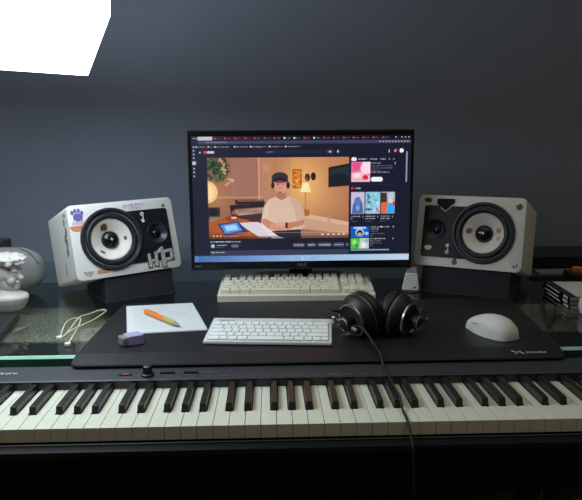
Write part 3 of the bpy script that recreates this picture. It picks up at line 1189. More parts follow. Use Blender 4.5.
# left one
TL_ = R(-15.2)
RZL = R(31.5)
RYL = R(-1.56)
spL, F, Wm, s = make_speaker((-0.3508, 0.6862, 0.1765), TL_, RZL, 0.196, 1, 'white sticker covered studio speaker on the left of the monitor', RYL)
logo_mark(F, 0.047, 0.046, spL)
b = NB()      # purple hand sticker with pink scrawl and orange bowl
cx, cy = -0.106, 0.062
shape(F, ell(cx + .002, cy, .011, .010), b)
for (a_, d_) in ((-.010, .012), (-.003, .016), (.005, .016), (.012, .010)):
    shape(F, ell(cx + a_, cy + d_, .0036, .0062, 12), b, z=.0005)
build('sticker', b, M_purple, spL, label='purple hand shaped sticker')
b = NB()
for k in range(5):
    x_ = cx - .014 + k * .0068
    prism(b, [(x_, cy - .019), (x_ + .002, cy - .019), (x_ + .006, cy - .008), (x_ + .004, cy - .008)], .0006, .0009, F)
    prism(b, [(x_ + .004, cy - .008), (x_ + .006, cy - .009), (x_ + .007, cy - .017), (x_ + .005, cy - .017)], .0007, .0010, F)
build('sticker', b, M_pink, spL, label='pink scrawled lettering sticker')
b = NB()
shape(F, [(cx - .004 + .016 * math.cos(a), cy - .021 + .014 * math.sin(a)) for a in [PI + PI * k / 12 for k in range(13)]], b)
build('sticker', b, M_stor, spL, label='orange bowl shaped sticker')
b = NB()      # lettering sticker at the top
shape(F, [(0.001, 0.0835), (0.060, 0.0875), (0.059, 0.078), (0.042, 0.069), (0.022, 0.068), (0.000, 0.076)], b)
st_ = build('sticker', b, M_stwhite, spL, label='white sticker with purple and pink lettering')
bt = text_bm('CLIMB BALLS', 0.0092, F @ Matrix.Translation((0.030, 0.0795, 0.0009)) @ Matrix.Rotation(0.05, 4, 'Z'), 0.0001)
build('lettering', bt, M_purple, st_)
b = NB()
for k in range(6):
    shape(F, ell(0.020 + k * .0044, 0.0725 + (k % 2) * .001, .0019, .0026 + .0007 * (k % 3), 8), b, z=.0008)
build('lettering', b, M_pink, st_)
b = NB()
shape(F, [(0.101, 0.074), (0.106, 0.076), (0.109, 0.073), (0.108, 0.068), (0.103, 0.067), (0.100, 0.070)], b)
build('sticker', b, M_stgrey, spL, label='small grey cube sticker')
# graffiti sticker lower right, built from patterned strokes with black outline
b = NB()
gs = [((0.052, -0.078), (0.052, -0.050), .009), ((0.054, -0.066), (0.066, -0.063), .008), ((0.068, -0.076), (0.070, -0.046), .009),
      ((0.070, -0.048), (0.086, -0.036), .009), ((0.087, -0.080), (0.087, -0.047), .011), ((0.088, -0.045), (0.108, -0.043), .009),
      ((0.109, -0.046), (0.109, -0.064), .010), ((0.108, -0.065), (0.094, -0.066), .009)]
for (p0, p1, wd) in gs:
    for (extra, z, mi) in ((.0016, .0026, 0), (0, .0029, 1)):
        a_ = Vector(p0) + Vector((-.004, -.003))
        c_ = Vector(p1) + Vector((-.004, -.003))
        d_ = (c_ - a_).normalized()
        nn = Vector((-d_.y, d_.x)) * (wd / 2 + extra - 0.0008)
        e_ = d_ * (wd / 2 + extra - .001)
        prism(b, [tuple(a_ - e_ - nn), tuple(c_ + e_ - nn), tuple(c_ + e_ + nn), tuple(a_ - e_ + nn)], z - .0024, z, F, mi)
build('sticker', b, [M_stblack, mat('st_pattern', (0.42, 0.45, 0.44), 0.5, var=0.75, scale=420)], spL, label='black and white patterned graffiti letter sticker')
b = NB()
shape(F, [(-0.112, -0.072), (-0.087, -0.073), (-0.089, -0.079), (-0.098, -0.085), (-0.108, -0.080)], b)
build('sticker', b, mat('st_pattern2', (0.42, 0.36, 0.36), .5, var=.5, scale=300), spL, label='grey and pink shield sticker')
b = NB()
shape(F, rrect(-0.067, -0.077, 0.027, 0.009, 0.003), b)
build('sticker', b, M_stor, spL, label='orange strip sticker')
b = NB()      # stickers on the cone, lying on its slope


def on_cone(b, Wm, r, ang, pts, mi=0):
    slope = math.atan2(0.0133, 0.0265)
    T = Wm @ Matrix.Rotation(ang, 4, 'Z') @ Matrix.Translation((r, 0, -0.0032 - (0.047 - r) * 0.5 + 0.0012)) @ Matrix.Rotation(-slope, 4, 'Y') @ Matrix.Rotation(-ang, 4, 'Z')
    prism(b, pts, 0.0, 0.0003, T, mi)


on_cone(b, Wm, 0.034, R(112), [(-.008, -.008), (.008, -.008), (.008, .006), (.004, .006), (.004, .009), (-.003, .009), (-.004, .006), (-.009, .006)])
build('sticker', b, M_brown, spL, label='small brown block sticker on the cone')
b = NB()
on_cone(b, Wm, 0.035, R(0), ell(0, 0, .004, .005))
build('sticker', b, M_stgrey, spL, label='small grey round sticker on the cone')
b = NB()
on_cone(b, Wm, 0.037, R(228), ell(0, 0, .007, .003, 14, -.5))
build('sticker', b, M_stgrey, spL, label='small grey slanted sticker on the cone')
b = NB()
prism(b, [(math.cos(PI * k / 4) * (.005 if k % 2 == 0 else .0022), math.sin(PI * k / 4) * (.005 if k % 2 == 0 else .0022)) for k in range(8)], -.0028, -.0018, Wm)
build('sticker', b, M_gold, spL, label='small gold star sticker on the dust cap')
# drawing on the left side panel (local x = -SW/2)
b = NB()
Fs = Matrix(((0, 0, -1, -SW / 2), (-1, 0, 0, 0), (0, 1, 0, SH / 2), (0, 0, 0, 1)))     # (x,y,z)->(-W/2 - z, -x, y)
random.seed(21)
for k in range(26):
    t_ = k / 25
    prism(b, ell(-0.030 - 0.02 * t_ + random.uniform(-.010, .010), 0.070 - 0.095 * t_ + random.uniform(-.006, .006), random.uniform(.002, .005), random.uniform(.004, .008), 9, random.uniform(-1, 1)), 0.0003, 0.0006 + 0.00002 * k, Fs)
build('sticker', b, mat('st_scrawl', (0.20, 0.17, 0.16), .5, var=.5, scale=300), spL, label='dark scrawl drawn down the cabinet side')
b = NB()
for k in range(4):
    prism(b, ell(-0.085, -0.045 - k * .006, .003, .005, 9), 0.0003, 0.0006, Fs)
build('sticker', b, mat('st_scrawl', (0.20, 0.17, 0.16), .5), spL, label='small dark mark low on the cabinet side')

# right one
TR_ = R(-14.4)
RZR = R(-29.4)
spR, F, Wm, s = make_speaker((0.4847, 0.6811, 0.1803), TR_, RZR, 0.190, -1, 'white sticker covered studio speaker on the right of the monitor')
logo_mark(F, -0.047, -0.046, spR, True)
b = NB()
shape(F, ell(-0.105, 0.079, .010, .0058, 16, -.15), b)
build('sticker', b, M_brown, spR, label='brown oval sticker')
b = NB()
shape(F, [(-0.083, 0.085), (-0.037, 0.085), (-0.036, 0.074), (-0.047, 0.062), (-0.059, 0.049), (-0.071, 0.058), (-0.075, 0.065), (-0.084, 0.069)], b, z=.0022)
sh_ = build('sticker', b, M_stwhite, spR, label='black shield shaped sticker with a white rim')
b = NB()
shape(F, [(-0.0815, 0.0835), (-0.0385, 0.0835), (-0.0375, 0.075), (-0.048, 0.0635), (-0.059, 0.051), (-0.0695, 0.0595), (-0.0825, 0.07)], b, z=.0026)
build('emblem', b, mat('st_shield', (0.006, 0.008, 0.010), .6, var=.6, scale=300, spec=0.2), sh_)
b = NB()
shape(F, [(0.104, 0.073), (0.113, 0.079), (0.120, 0.073), (0.117, 0.063), (0.109, 0.061), (0.105, 0.066)], b)
build('sticker', b, M_stgrey, spR, label='grey dice sticker')
b = NB()
shape(F, [(-0.1045, -0.046), (-0.100, -0.040), (-0.086, -0.041), (-0.085, -0.047), (-0.090, -0.052), (-0.098, -0.053)], b, z=.0023)
build('sticker', b, M_lime, spR, label='pale yellow face sticker on the tweeter plate')
b = NB()
shape(F, ell(-0.027, -0.073, .0045, .0045), b)
shape(F, ell(-0.027, -0.080, .0065, .0065), b, z=.0005)
build('sticker', b, mat('st_penguin', (0.10, 0.11, 0.11), .5, var=.8, scale=350), spR, label='small dark round bodied sticker')
b = NB()
shape(F, ell(0.111, -0.079, .003, .003), b)
build('sticker', b, M_stgrey, spR, label='small grey dot sticker')
b = NB()
shape(F, ell(0.117, -0.075, .0022, .0022), b)
build('sticker', b, M_stgrey, spR, label='tiny grey dot sticker')
b = NB()
on_cone(b, Wm, 0.036, R(172), ell(0, 0, .008, .0055, 16, .6))
build('sticker', b, M_mauve, spR, label='mauve lips sticker on the cone')
b = NB()
on_cone(b, Wm, 0.036, R(8), [(-.006, -.001), (.005, -.001), (.005, .010), (-.006, .010)])
build('sticker', b, M_yell, spR, label='mustard square sticker on the cone')
b = NB()
on_cone(b, Wm, 0.037, R(-15), ell(0, 0, .0045, .006))
build('sticker', b, M_pink, spR, label='pale pink sticker on the cone')
b = NB()
prism(b, ell(0, 0, .003, .0035, 8), -.0028, -.0018, Wm)
build('sticker', b, M_stwhite, spR, label='tiny white sticker on the dust cap')


# wedge stands under both
def make_stand(root, tilt, rz, c, wx, dy0, dy1, label, ry=0.0):
    Mr = Euler((tilt, ry, rz), 'XYZ').to_matrix()
    base = Vector(c) + Mr @ Vector((0, 0, -SH / 2))

    def pt(a, d):
        return base + Mr @ Vector((a, d, -0.0012))
    t4 = [pt(-wx[0], dy0), pt(wx[1], dy0), pt(wx[1], dy1), pt(-wx[0], dy1)]
    b4 = [Vector((q.x, q.y, GT + .003)) for q in t4]
    yv = Vector((-math.sin(rz), math.cos(rz), 0))
    b4[0] -= yv * 0.012
    b4[1] -= yv * 0.012
    e = empty('speaker_stand', (sum((q.x for q in b4)) / 4, sum((q.y for q in b4)) / 4, GT), (0, 0, 0), label, 'speaker stand')
    o = Vector(e.location)
    b = NB()
    hexa(b, [q - o for q in b4], [q - o for q in t4], 0.002)
    build('wedge', b, M_foam, e)
    b = NB()
    b4b = [Vector((q.x, q.y, GT + 0.0002)) for q in b4]
    xv = Vector((math.cos(rz), math.sin(rz), 0)) * 0.004
    b4b[0] -= yv * 0.003 + xv
    b4b[1] += -yv * 0.003 + xv
    t4b = [Vector((q.x, q.y, GT + 0.0032)) for q in b4b]
    hexa(b, [q - o for q in b4b], [q - o for q in t4b])
    build('base_pad', b, mat('base_pad', (0.035, 0.034, 0.045), 0.6), e)


make_stand(spL, TL_, RZL, (-0.3508, 0.6862, 0.1765), (0.066, 0.106), 0.006, 0.165, 'dark foam wedge stand under the left speaker', RYL)
make_stand(spR, TR_, RZR, (0.4847, 0.6811, 0.1803), (0.108, 0.108), 0.006, 0.175, 'dark foam wedge stand under the right speaker')

# ------------------------------------------------------------------ cream mechanical keyboard
kb = empty('mechanical_keyboard', (0.0585, 0.602, GT), (0, 0, R(-1.6)), 'cream mechanical keyboard standing under the monitor', 'keyboard')
KWD, KD = 0.372, 0.137
bm = NB()
pf = [(0.0, 0.0005), (0.0, 0.016), (0.003, 0.018), (KD - .002, 0.0325), (KD, 0.030), (KD, 0.010), (KD - 0.01, 0.0005)]
t = NB()
a = [t.verts.new((-KWD / 2, q[0], q[1])) for q in pf]
b_ = [t.verts.new((KWD / 2, q[0], q[1])) for q in pf]
t.faces.new(a)
t.faces.new(b_[::-1])
for i in range(len(pf)):
    j = (i + 1) % len(pf)
    t.faces.new((a[i], b_[i], b_[j], a[j]))
merge(bm, t)
build('case', bm, M_creamcase, kb)
tiltk = math.atan2(0.0145, 0.132)
Tk = Matrix.Translation((-KWD / 2 + 0.006, 0.007, 0.0187)) @ Matrix.Rotation(tiltk, 4, 'X')
U = 0.0190


def keycap(bm, x, y, wd, dp, h, M, inset=0.0024, bev=0.0008, mi=0):
    hexa(bm, [M @ Vector(q) for q in ((x, y, 0), (x + wd, y, 0), (x + wd, y + dp, 0), (x, y + dp, 0))],
         [M @ Vector(q) for q in ((x + inset, y + inset * .8, h), (x + wd - inset, y + inset * .8, h), (x + wd - inset, y + dp - inset * 1.2, h), (x + inset, y + dp - inset * 1.2, h))], bev, mi)


rows = [[1.25, 1.25, 1.25, 6.25, 1.25, 1.25, 1.25, 1.25], [2.25] + [1] * 10 + [2.75], [1.75] + [1] * 11 + [2.25],
        [1.5] + [1] * 12 + [1.5], [1] * 13 + [2]]
NAVX = 15 * U + 0.005


def key(x, y, wd, h=0.0105):
    bm = NB()
    keycap(bm, x + .0005, y + .0005, wd - .001, U - .001, h, Tk)
    build('keycap', bm, M_cream, kb)


for r_, rw in enumerate(rows):
    x = 0
    for wd in rw:
        key(x, r_ * U, wd * U, 0.0105 + (0.001 if r_ == 4 else 0))
        x += wd * U
    if r_ == 0:
        for k in range(3):
            key(NAVX + k * U, 0, U)
    elif r_ == 1:
        key(NAVX + U, U, U)
    elif r_ in (3, 4):
        for k in range(3):
            key(NAVX + k * U, r_ * U, U)
yF = 5 * U + 0.007
for grp in ((0,), (2, 3, 4, 5), (6.5, 7.5, 8.5, 9.5), (11, 12, 13, 14)):
    for q in grp:
        key(q * U, yF, U, 0.0125)
for k in range(3):
    key(NAVX + k * U, yF, U, 0.0125)
bm = NB()
for yy in (0.018, 0.085, 0.094, 0.103, 0.112):
    box(bm, Tk @ Vector((KWD - 0.0095, yy, 0.0006)), (0.003, 0.004, 0.0012))
build('indicator_marks', bm, M_dgrey, kb)

# ------------------------------------------------------------------ slim white keyboard on the mat
MT = GT + 0.0044
sk = empty('slim_keyboard', (-0.0095, 0.264, MT), (0, 0, R(-5.2)), 'slim white wireless keyboard lying on the black desk mat', 'keyboard')
SKW, SKD = 0.240, 0.122
bm = NB()
Mx = Matrix.Rotation(0, 4, 'X')
hexa(bm, [(-SKW / 2, 0, 0.001), (SKW / 2, 0, 0.001), (SKW / 2, SKD, 0.001), (-SKW / 2, SKD, 0.001)],
     [(-SKW / 2, 0.001, 0.0075), (SKW / 2, 0.001, 0.0075), (SKW / 2, SKD, 0.0185), (-SKW / 2, SKD, 0.0185)], 0.002)
build('case', bm, M_skcase, sk)
ts = math.atan2(0.011, 0.121)
Ts = Matrix.Translation((-SKW / 2 + 0.006, 0.005, 0.0081)) @ Matrix.Rotation(ts, 4, 'X')
u_ = (SKW - 0.012) / 15
v_ = 0.0185
for r_, rw in enumerate([[1.5, 1, 1.25, 1.25, 4.5, 1.25, 1.25, 1, 1, 1], [2.25] + [1] * 10 + [2.75], [1.75] + [1] * 11 + [2.25], [1.5] + [1] * 12 + [1.5], [1] * 13 + [2]]):
    x = 0
    for wd in rw:
        bm = NB()
        keycap(bm, x + .0009, r_ * v_ + .0011, wd * u_ - .0018, v_ - .0026, 0.0024, Ts, .0005, .0004)
        build('keycap', bm, M_skkey, sk)
        x += wd * u_
bm = NB()
for k in range(8):
    box(bm, Ts @ Vector((0.008 + k * .0042, 5 * v_ + 0.010, 0.0003)), (0.0030, 0.0042, 0.0006))
build('brand_lettering', bm, M_grey, sk)
bm = NB()
for k in range(3):
    box(bm, Ts @ Vector((0.196 + k * .007, 5 * v_ + 0.010, 0.0003)), (0.004, 0.0012, 0.0005))
build('indicator_marks', bm, M_grey, sk)

# ------------------------------------------------------------------ headphones
hp = empty('headphones', (0.215, 0.36, MT), (0, 0, 0), 'black over ear headphones with silver rings standing on the desk mat', 'headphones')
Mh = Matrix.Translation(-Vector(hp.location))


def make_cup(c, n, side):
    """c centre of the outer face, n outward normal"""
    n = Vector(n).normalized()
    T = Mh @ frame_to(n, Vector((0, 0, 1)), c)
    b = NB()      # shell: outer face at z=0, goes back
    lathe(b, [(0.0315, 0.0), (0.034, -0.001), (0.037, -0.006), (0.043, -0.012), (0.0465, -0.020), (0.046, -0.026), (0.040, -0.028)], T, 56)
    sh = build('ear_cup', b, M_black, hp, smooth=True)
    b = NB()
    lathe(b, [(0.0295, -0.001), (0.0300, 0.0018), (0.0325, 0.0026), (0.0345, 0.0014), (0.0345, -0.002)], T, 56)
    build('silver_ring', b, M_sil, sh, smooth=True, label='thin silver ring')
    b = NB()
    lathe(b, [(0, -0.004), (0.012, -0.0035), (0.024, -0.0015), (0.030, 0.0)], T, 48)
    build('grille', b, M_mesh, sh, smooth=True)
    b = NB()
    lathe(b, [(0.041, -0.0275), (0.0465, -0.029), (0.0485, -0.034), (0.048, -0.041), (0.044, -0.046), (0.036, -0.047), (0.029, -0.043), (0.026, -0.036), (0.026, -0.03)], T, 56)
    build('ear_pad', b, M_leather, hp, smooth=True)
    b = NB()
    lathe(b, [(0.0468, -0.0195), (0.0478, -0.0215), (0.0478, -0.0245), (0.0464, -0.0262)], T, 56)
    build('shell_band', b, mat('satin_grey', (0.10, 0.10, 0.11), 0.25, metal=.6), sh, smooth=True)
    # pod: disc held in front of the grille
    b = NB()
    lathe(b, [(0.009, -0.004), (0.009, 0.008), (0.0145, 0.011), (0.0148, 0.019), (0.013, 0.0205), (0, 0.0208)], T, 32)
    pod = build('pod', b, M_black, hp, smooth=True)
    b = NB()
    lathe(b, [(0.0118, 0.0204), (0.0122, 0.0216), (0.0136, 0.0216), (0.0142, 0.0202)], T, 36)
    build('pod_ring', b, M_sil if side < 0 else M_grey, pod, smooth=True, label='grey ring round the pod')
    return T


cL, nL = Vector((0.153, 0.318, 0.0635)), Vector((-0.80, -0.57, -0.20))
cR, nR = Vector((0.2665, 0.322, 0.0625)), Vector((0.79, -0.61, -0.12))
TLc = make_cup(cL, nL, -1)
TRc = make_cup(cR, nR, 1)
# yoke arms and headband lying behind the cups
for (c, n, sd) in ((cL, nL, -1), (cR, nR, 1)):
    n = n.normalized()
    p0 = c + n * 0.014
    p1 = p0 + Vector((sd * 0.018, 0.022, 0.008))
    p2 = p1 + Vector((sd * 0.008, 0.022, 0.002))
    b = NB()
    tube(b, [Mh @ q for q in (p0, (p0 + p1) / 2 + Vector((sd * .004, -.003, 0)), p1, p2)], 0.0085 if sd > 0 else 0.005, 12)
    ar = build('yoke_arm', b, M_black, hp, smooth=True)
    b = NB()
    q = p1 + Vector((sd * 0.004, -0.009, -0.004))
    ellipsoid(b, (0, 0, 0), (0.0045, 0.0078, 0.003), Mh @ frame_to(Vector((sd * .45, -1, .1)), Vector((0, 0, 1)), q))
    build('slider_cap', b, M_sil, ar, smooth=True, label='small silver slider cap')
for dz, rr in ((0.0, 0.0028), (0.010, 0.0028)):
    b = NB()
    pL = cL + nL.normalized() * 0.014 + Vector((-.026, .044, .008 - dz * .5))
    pR = cR + nR.normalized() * 0.014 + Vector((.026, .044, .008 - dz * .5))
    zb = MT + 0.010 + dz
    tube(b, [Mh @ Vector(q) for q in (pL, (pL.x + .004, pL.y + .03, zb + .012), (0.160, 0.42, zb), (0.19, 0.445, zb), (0.215, 0.45, zb), (0.24, 0.445, zb), (0.27, 0.42, zb), (pR.x - .004, pR.y + .03, zb + .012), pR)], rr, 8)
    build('headband_arch', b, M_black, hp, smooth=True)
b = NB()
pts = [cL + nL.normalized() * 0.012 + Vector((.004, -.002, -.004)), (0.166, 0.285, 0.062), (0.178, 0.262, 0.052), (0.186, 0.232, 0.041), (0.190, 0.200, 0.0385), (0.193, 0.180, 0.022), (0.195, 0.150, 0.0188),
       (0.197, 0.10, 0.0145), (0.198, 0.06, 0.0145), (0.198, 0.035, 0.004), (0.198, 0.004, 0.0026), (0.199, -0.012, -0.006), (0.200, -0.026, -0.0195), (0.201, -0.0335, -0.035), (0.203, -0.034, -0.095), (0.21, -0.02, -0.14)]
tube(b, [Mh @ Vector(q) for q in pts], 0.0021, 8)
build('cable', b, M_cable, hp, smooth=True, label='thin dark grey cable running down over the keys')
b = NB()
T = Mh @ frame_to(Vector((.5, -.7, -.15)), Vector((0, 0, 1)), cL + nL.normalized() * 0.012 + Vector((.002, 0, -.004)))
lathe(b, [(0, 0), (.0045, 0), (.0045, .014), (.0028, .026), (0, .026)], T, 14)
build('cable_plug', b, M_grey, hp, smooth=True)

# ------------------------------------------------------------------ mouse
mo = empty('computer_mouse', (0.4275, 0.318, MT), (0, 0, R(27)), 'white wireless mouse on the right side of the desk mat', 'mouse')
bm = NB()
sect = [(-0.060, .010, .010), (-0.057, .020, .020), (-0.048, .0275, .0305), (-0.034, .0315, .0385), (-0.016, .0325, .0415), (0.004, .0310, .0405), (0.022, .0275, .0365), (0.038, .0245, .0305), (0.050, .0215, .0245), (0.057, .0190, .0195), (0.060, .014, .0135)]
n = 28
rings = []
for (yv, hw, h) in sect:
    ring = []
    for k in range(n):
        a = 2 * PI * k / n
        ca, sa = math.cos(a), math.sin(a)
        x = hw * math.copysign(abs(ca) ** 0.75, ca)
        z = (h * abs(sa) ** 0.8) if sa >= 0 else 0
        x *= (1.0 + 0.05 * (1 if sa < 0.05 else 0))
        if sa < 0:
            x *= 0.96
        ring.append(bm.verts.new((x - 0.003 * (1 if ca < 0 and 0 < sa < .8 and -.02 < yv < .03 else 0), yv, z + 0.0008)))
    rings.append(ring)
for A_, B_ in zip(rings, rings[1:]):
    for k in range(n):
        bm.faces.new((A_[k], A_[(k + 1) % n], B_[(k + 1) % n], B_[k]))
bm.faces.new(rings[0])
bm.faces.new(rings[-1][::-1])
build('shell', bm, M_white, mo, smooth=True)
mo.scale = (0.90, 0.92, 0.93)
bm = NB()
lathe(bm, [(0, -.0035), (.008, -.0035), (.009, 0), (.008, .0035), (0, .0035)], Matrix.Translation((0, 0.046, 0.0195)) @ Matrix.Rotation(PI / 2, 4, 'Y'), 20)
build('scroll_wheel', bm, M_black, mo, smooth=True)
for yv in (-0.004, 0.020):
    bm = NB()
    box(bm, (-0.0288, yv, 0.0225), (0.004, 0.019, 0.005), 0.0015, Matrix.Rotation(0, 4, 'Z'))
    build('side_button', bm, M_white if yv > 0 else M_grey, mo)
bm = NB()
box(bm, (-0.012, 0.0595, 0.0135), (0.010, 0.004, 0.003), .001)
box(bm, (0.012, 0.0595, 0.0135), (0.010, 0.004, 0.003), .001)
build('front_notch', bm, M_dgrey, mo)

# ------------------------------------------------------------------ paper, pen, eraser
pa = empty('paper_pad', (-0.23, 0.46, MT), label='small white printed paper sheets under the orange pen', cat='paper')
Mpp = Matrix.Translation(-Vector(pa.location))
bm = NB()
q4 = [(-0.283, 0.346), (-0.128, 0.367), (-0.183, 0.583), (-0.330, 0.558)]
prism(bm, rounded_quad(q4, 0.003, 3), MT + .0002, MT + 0.0022, Mpp)
build('lower_sheets', bm, M_paper, pa)
bm = NB()
q4 = [(-0.285, 0.351), (-0.131, 0.372), (-0.184, 0.582), (-0.330, 0.560)]
prism(bm, rounded_quad(q4, 0.003, 3), MT + .0023, MT + 0.0028, Mpp)
ts_ = build('top_sheet', bm, M_paper, pa)
bm = NB()
random.seed(4)
for k in range(16):
    f_ = 0.06 + k * 0.055
    e0 = Vector(q4[3]) * (1 - f_) + Vector(q4[0]) * f_
    e1 = Vector(q4[2]) * (1 - f_) + Vector(q4[1]) * f_
    a_ = e0.lerp(e1, 0.10)
    c_ = e0.lerp(e1, random.uniform(.55, .9))
    dd = (c_ - a_).normalized() * 1.0
    nn = Vector((-dd.y, dd.x)) * 0.0012
    prism(bm, [tuple(a_ - nn), tuple(c_ - nn), tuple(c_ + nn), tuple(a_ + nn)], MT + .0028, MT + .0030, Mpp)
build('printed_lines', bm, mat('faint_ink', (0.50, 0.54, 0.56), .7), ts_)
pe = empty('pen', (-0.230, 0.4345, MT + 0.0030 + 0.0058), (0, 0, math.atan2(0.376 - 0.493, -0.184 + 0.276)), 'orange pen with an olive grip lying on the white paper', 'pen')
Tx = Matrix.Rotation(PI / 2, 4, 'Y')
bm = NB()
lathe(bm, [(0, -.072), (.004, -.072), (.0055, -.069), (.0056, 0.012)], Tx, 20)
build('barrel', bm, M_orange, pe, smooth=True, label='orange barrel')
bm = NB()
lathe(bm, [(.0056, 0.012), (.0058, 0.014), (.0056, 0.046), (.0050, 0.054)], Tx, 20)
build('grip', bm, M_olive, pe, smooth=True, label='olive yellow grip')
bm = NB()
lathe(bm, [(.0050, 0.054), (.0034, 0.064), (.0012, 0.072), (0, 0.0745)], Tx, 20)
build('tip', bm, M_tip, pe, smooth=True)
bm = NB()
box(bm, (-0.035, 0, 0.0062), (0.035, 0.003, 0.0014), .0004)
build('clip', bm, M_stor, pe)
er = empty('eraser', (-0.263, 0.289, MT), (0, 0, R(33)), 'lavender sleeved block eraser at the lower left of the paper', 'eraser')
bm = NB()
box(bm, (0.004, 0, 0.0095), (0.030, 0.028, 0.0180), 0.0012)
build('sleeve', bm, M_lav, er)
bm = NB()
box(bm, (-0.015, 0, 0.0092), (0.014, 0.0265, 0.0168), 0.003)
build('rubber', bm, M_erase, er)

# ------------------------------------------------------------------ loose cord
cd = empty('cord', (-0.40, 0.43, GT), label='thin cream cord lying in loops on the glass left of the mat', cat='cord')
Mc = Matrix.Translation(-Vector(cd.location))
zc = GT + 0.0016
bm = NB()
pts = [(-0.4135, 0.345, zc), (-0.425, 0.40, zc), (-0.434, 0.455, zc), (-0.428, 0.482, zc), (-0.412, 0.478, zc + .002), (-0.400, 0.430, zc + .002), (-0.392, 0.36, zc), (-0.386, 0.305, zc)]
tube(bm, pts, 0.0014, 8)
pts = [(-0.4105, 0.348, zc), (-0.402, 0.385, zc + .003), (-0.388, 0.43, zc + .003), (-0.380, 0.475, zc), (-0.3735, 0.52, zc), (-0.372, 0.542, zc), (-0.378, 0.552, zc), (-0.390, 0.546, zc), (-0.405, 0.515, zc), (-0.412, 0.482, zc + .004), (-0.412, 0.44, zc + .003), (-0.410, 0.39, zc), (-0.408, 0.356, zc)]
tube(bm, pts, 0.0014, 8)
bm.transform(Mc)
build('strand', bm, M_cord, cd, smooth=True)
for (x_, y_, a_) in ((-0.4125, 0.338, 2.4), (-0.384, 0.296, 1.2)):
    bm = NB()
    box(bm, Mc @ Vector((x_, y_, GT + .0034)), (0.011, 0.009, 0.0065), 0.002)
    build('end_cap', bm, M_stwhite, cd)

# ------------------------------------------------------------------ plaster bust
bs = empty('plaster_bust', (-0.601, 0.570, GT), (0, 0, R(-14)), 'white plaster bust of a curly haired head facing right at the left edge', 'bust')
bm = NB()
E = lambda c, r, **k: ellipsoid(bm, c, r, **k)
E((-0.006, 0, .088), (.036, .031, .034))
E((0.006, 0, .067), (.024, .024, .024))
E((0.012, 0, .060), (.020, .022, .016))
E((0.0265, 0, .0560), (.0088, .011, .0080))
E((0.018, 0, .084), (.018, .026, .022))
E((0.026, 0, .099), (.009, .020, .010))
E((0.0405, 0, .0765), (.0070, .0056, .0062))
E((0.0350, 0, .0845), (.0070, .0040, .013))
E((0.0325, 0, .0935), (.0070, .018, .0042))
for sy in (-1, 1):
    E((0.0295, sy * .011, .0865), (.0050, .0060, .0038))
    E((0.025, sy * .015, .072), (.010, .010, .011))
    E((-0.004, sy * .0315, .079), (.0065, .005, .011))
E((0.0335, 0, .0670), (.0056, .009, .0026))
E((0.0325, 0, .0618), (.0052, .008, .0028))
E((-0.003, 0, .040), (.022, .021, .034))
E((0.012, -0.004, .030), (.022, .020, .022))
lathe(bm, [(0, 0), (.030, 0), (.040, .007), (.048, .020), (.0515, .031), (.049, .037), (.036, .0415), (.025, .049), (.018, .058), (0, .060)], Matrix.Translation((0.0, 0, 0)) @ Matrix.Diagonal((1, .78, 1, 1)), 40)
E((-0.002, 0, .116), (.046, .040, .015))
random.seed(9)
for k in range(90):
    a = random.uniform(0, 2 * PI)
    zz = random.uniform(0.108, 0.127)
    rr = 0.95 - 0.30 * max(0, (zz - .118) / .010)
    if math.cos(a) < 0.0 and random.random() < .6:
        zz = random.uniform(0.078, 0.125)
        E((-0.010 + .036 * .9 * math.cos(a), .034 * .9 * math.sin(a), zz), (.008, .008, .007), u=10, v=7)
        continue
    E((-0.002 + .047 * rr * math.cos(a), .041 * rr * math.sin(a), zz), (random.uniform(.006, .010), random.uniform(.006, .010), random.uniform(.003, .006)), u=10, v=7)
for v in bm.verts:
    if v.co.z < 0.0005:
        v.co.z = 0.0005
bmesh.ops.recalc_face_normals(bm, faces=bm.faces)
me = bpy.data.meshes.new('tmp')
bm.to_mesh(me)
bm.free()
to = bpy.data.objects.new('tmp', me)
COL.objects.link(to)
rm = to.modifiers.new('r', 'REMESH')
rm.mode = 'VOXEL'
rm.voxel_size = 0.0015
smm = to.modifiers.new('s', 'SMOOTH')
smm.factor = 0.5
smm.iterations = 3
dg = bpy.context.evaluated_depsgraph_get()
dg.update()
ev = to.evaluated_get(dg)
out = NB()
out.from_mesh(ev.to_mesh())
ev.to_mesh_clear()
bpy.data.objects.remove(to)
zmin = min(v.co.z for v in out.verts)
for v in out.verts:
    v.co.z -= zmin - 0.0003
build('figure', out, M_plaster, bs, smooth=True)


# ------------------------------------------------------------------ things at the left back
def superell(bm, r, c, e1=0.5, e2=0.6, nu=40, nv=20):
    rings = []
    f = lambda v, e: math.copysign(abs(v) ** e, v)
    for j in range(nv + 1):
        ph = -PI / 2 + PI * j / nv
        ring = []
        for i in range(nu):
            th = 2 * PI * i / nu
            ring.append(bm.verts.new((c[0] + r[0] * f(math.cos(ph), e1) * f(math.cos(th), e2), c[1] + r[1] * f(math.cos(ph), e1) * f(math.sin(th), e2), c[2] + r[2] * f(math.sin(ph), e1))))
        rings.append(ring)
    for A_, B_ in zip(rings, rings[1:]):
        for k in range(nu):
            bm.faces.new((A_[k], A_[(k + 1) % nu], B_[(k + 1) % nu], B_[k]))
    bmesh.ops.remove_doubles(bm, verts=bm.verts, dist=1e-5)


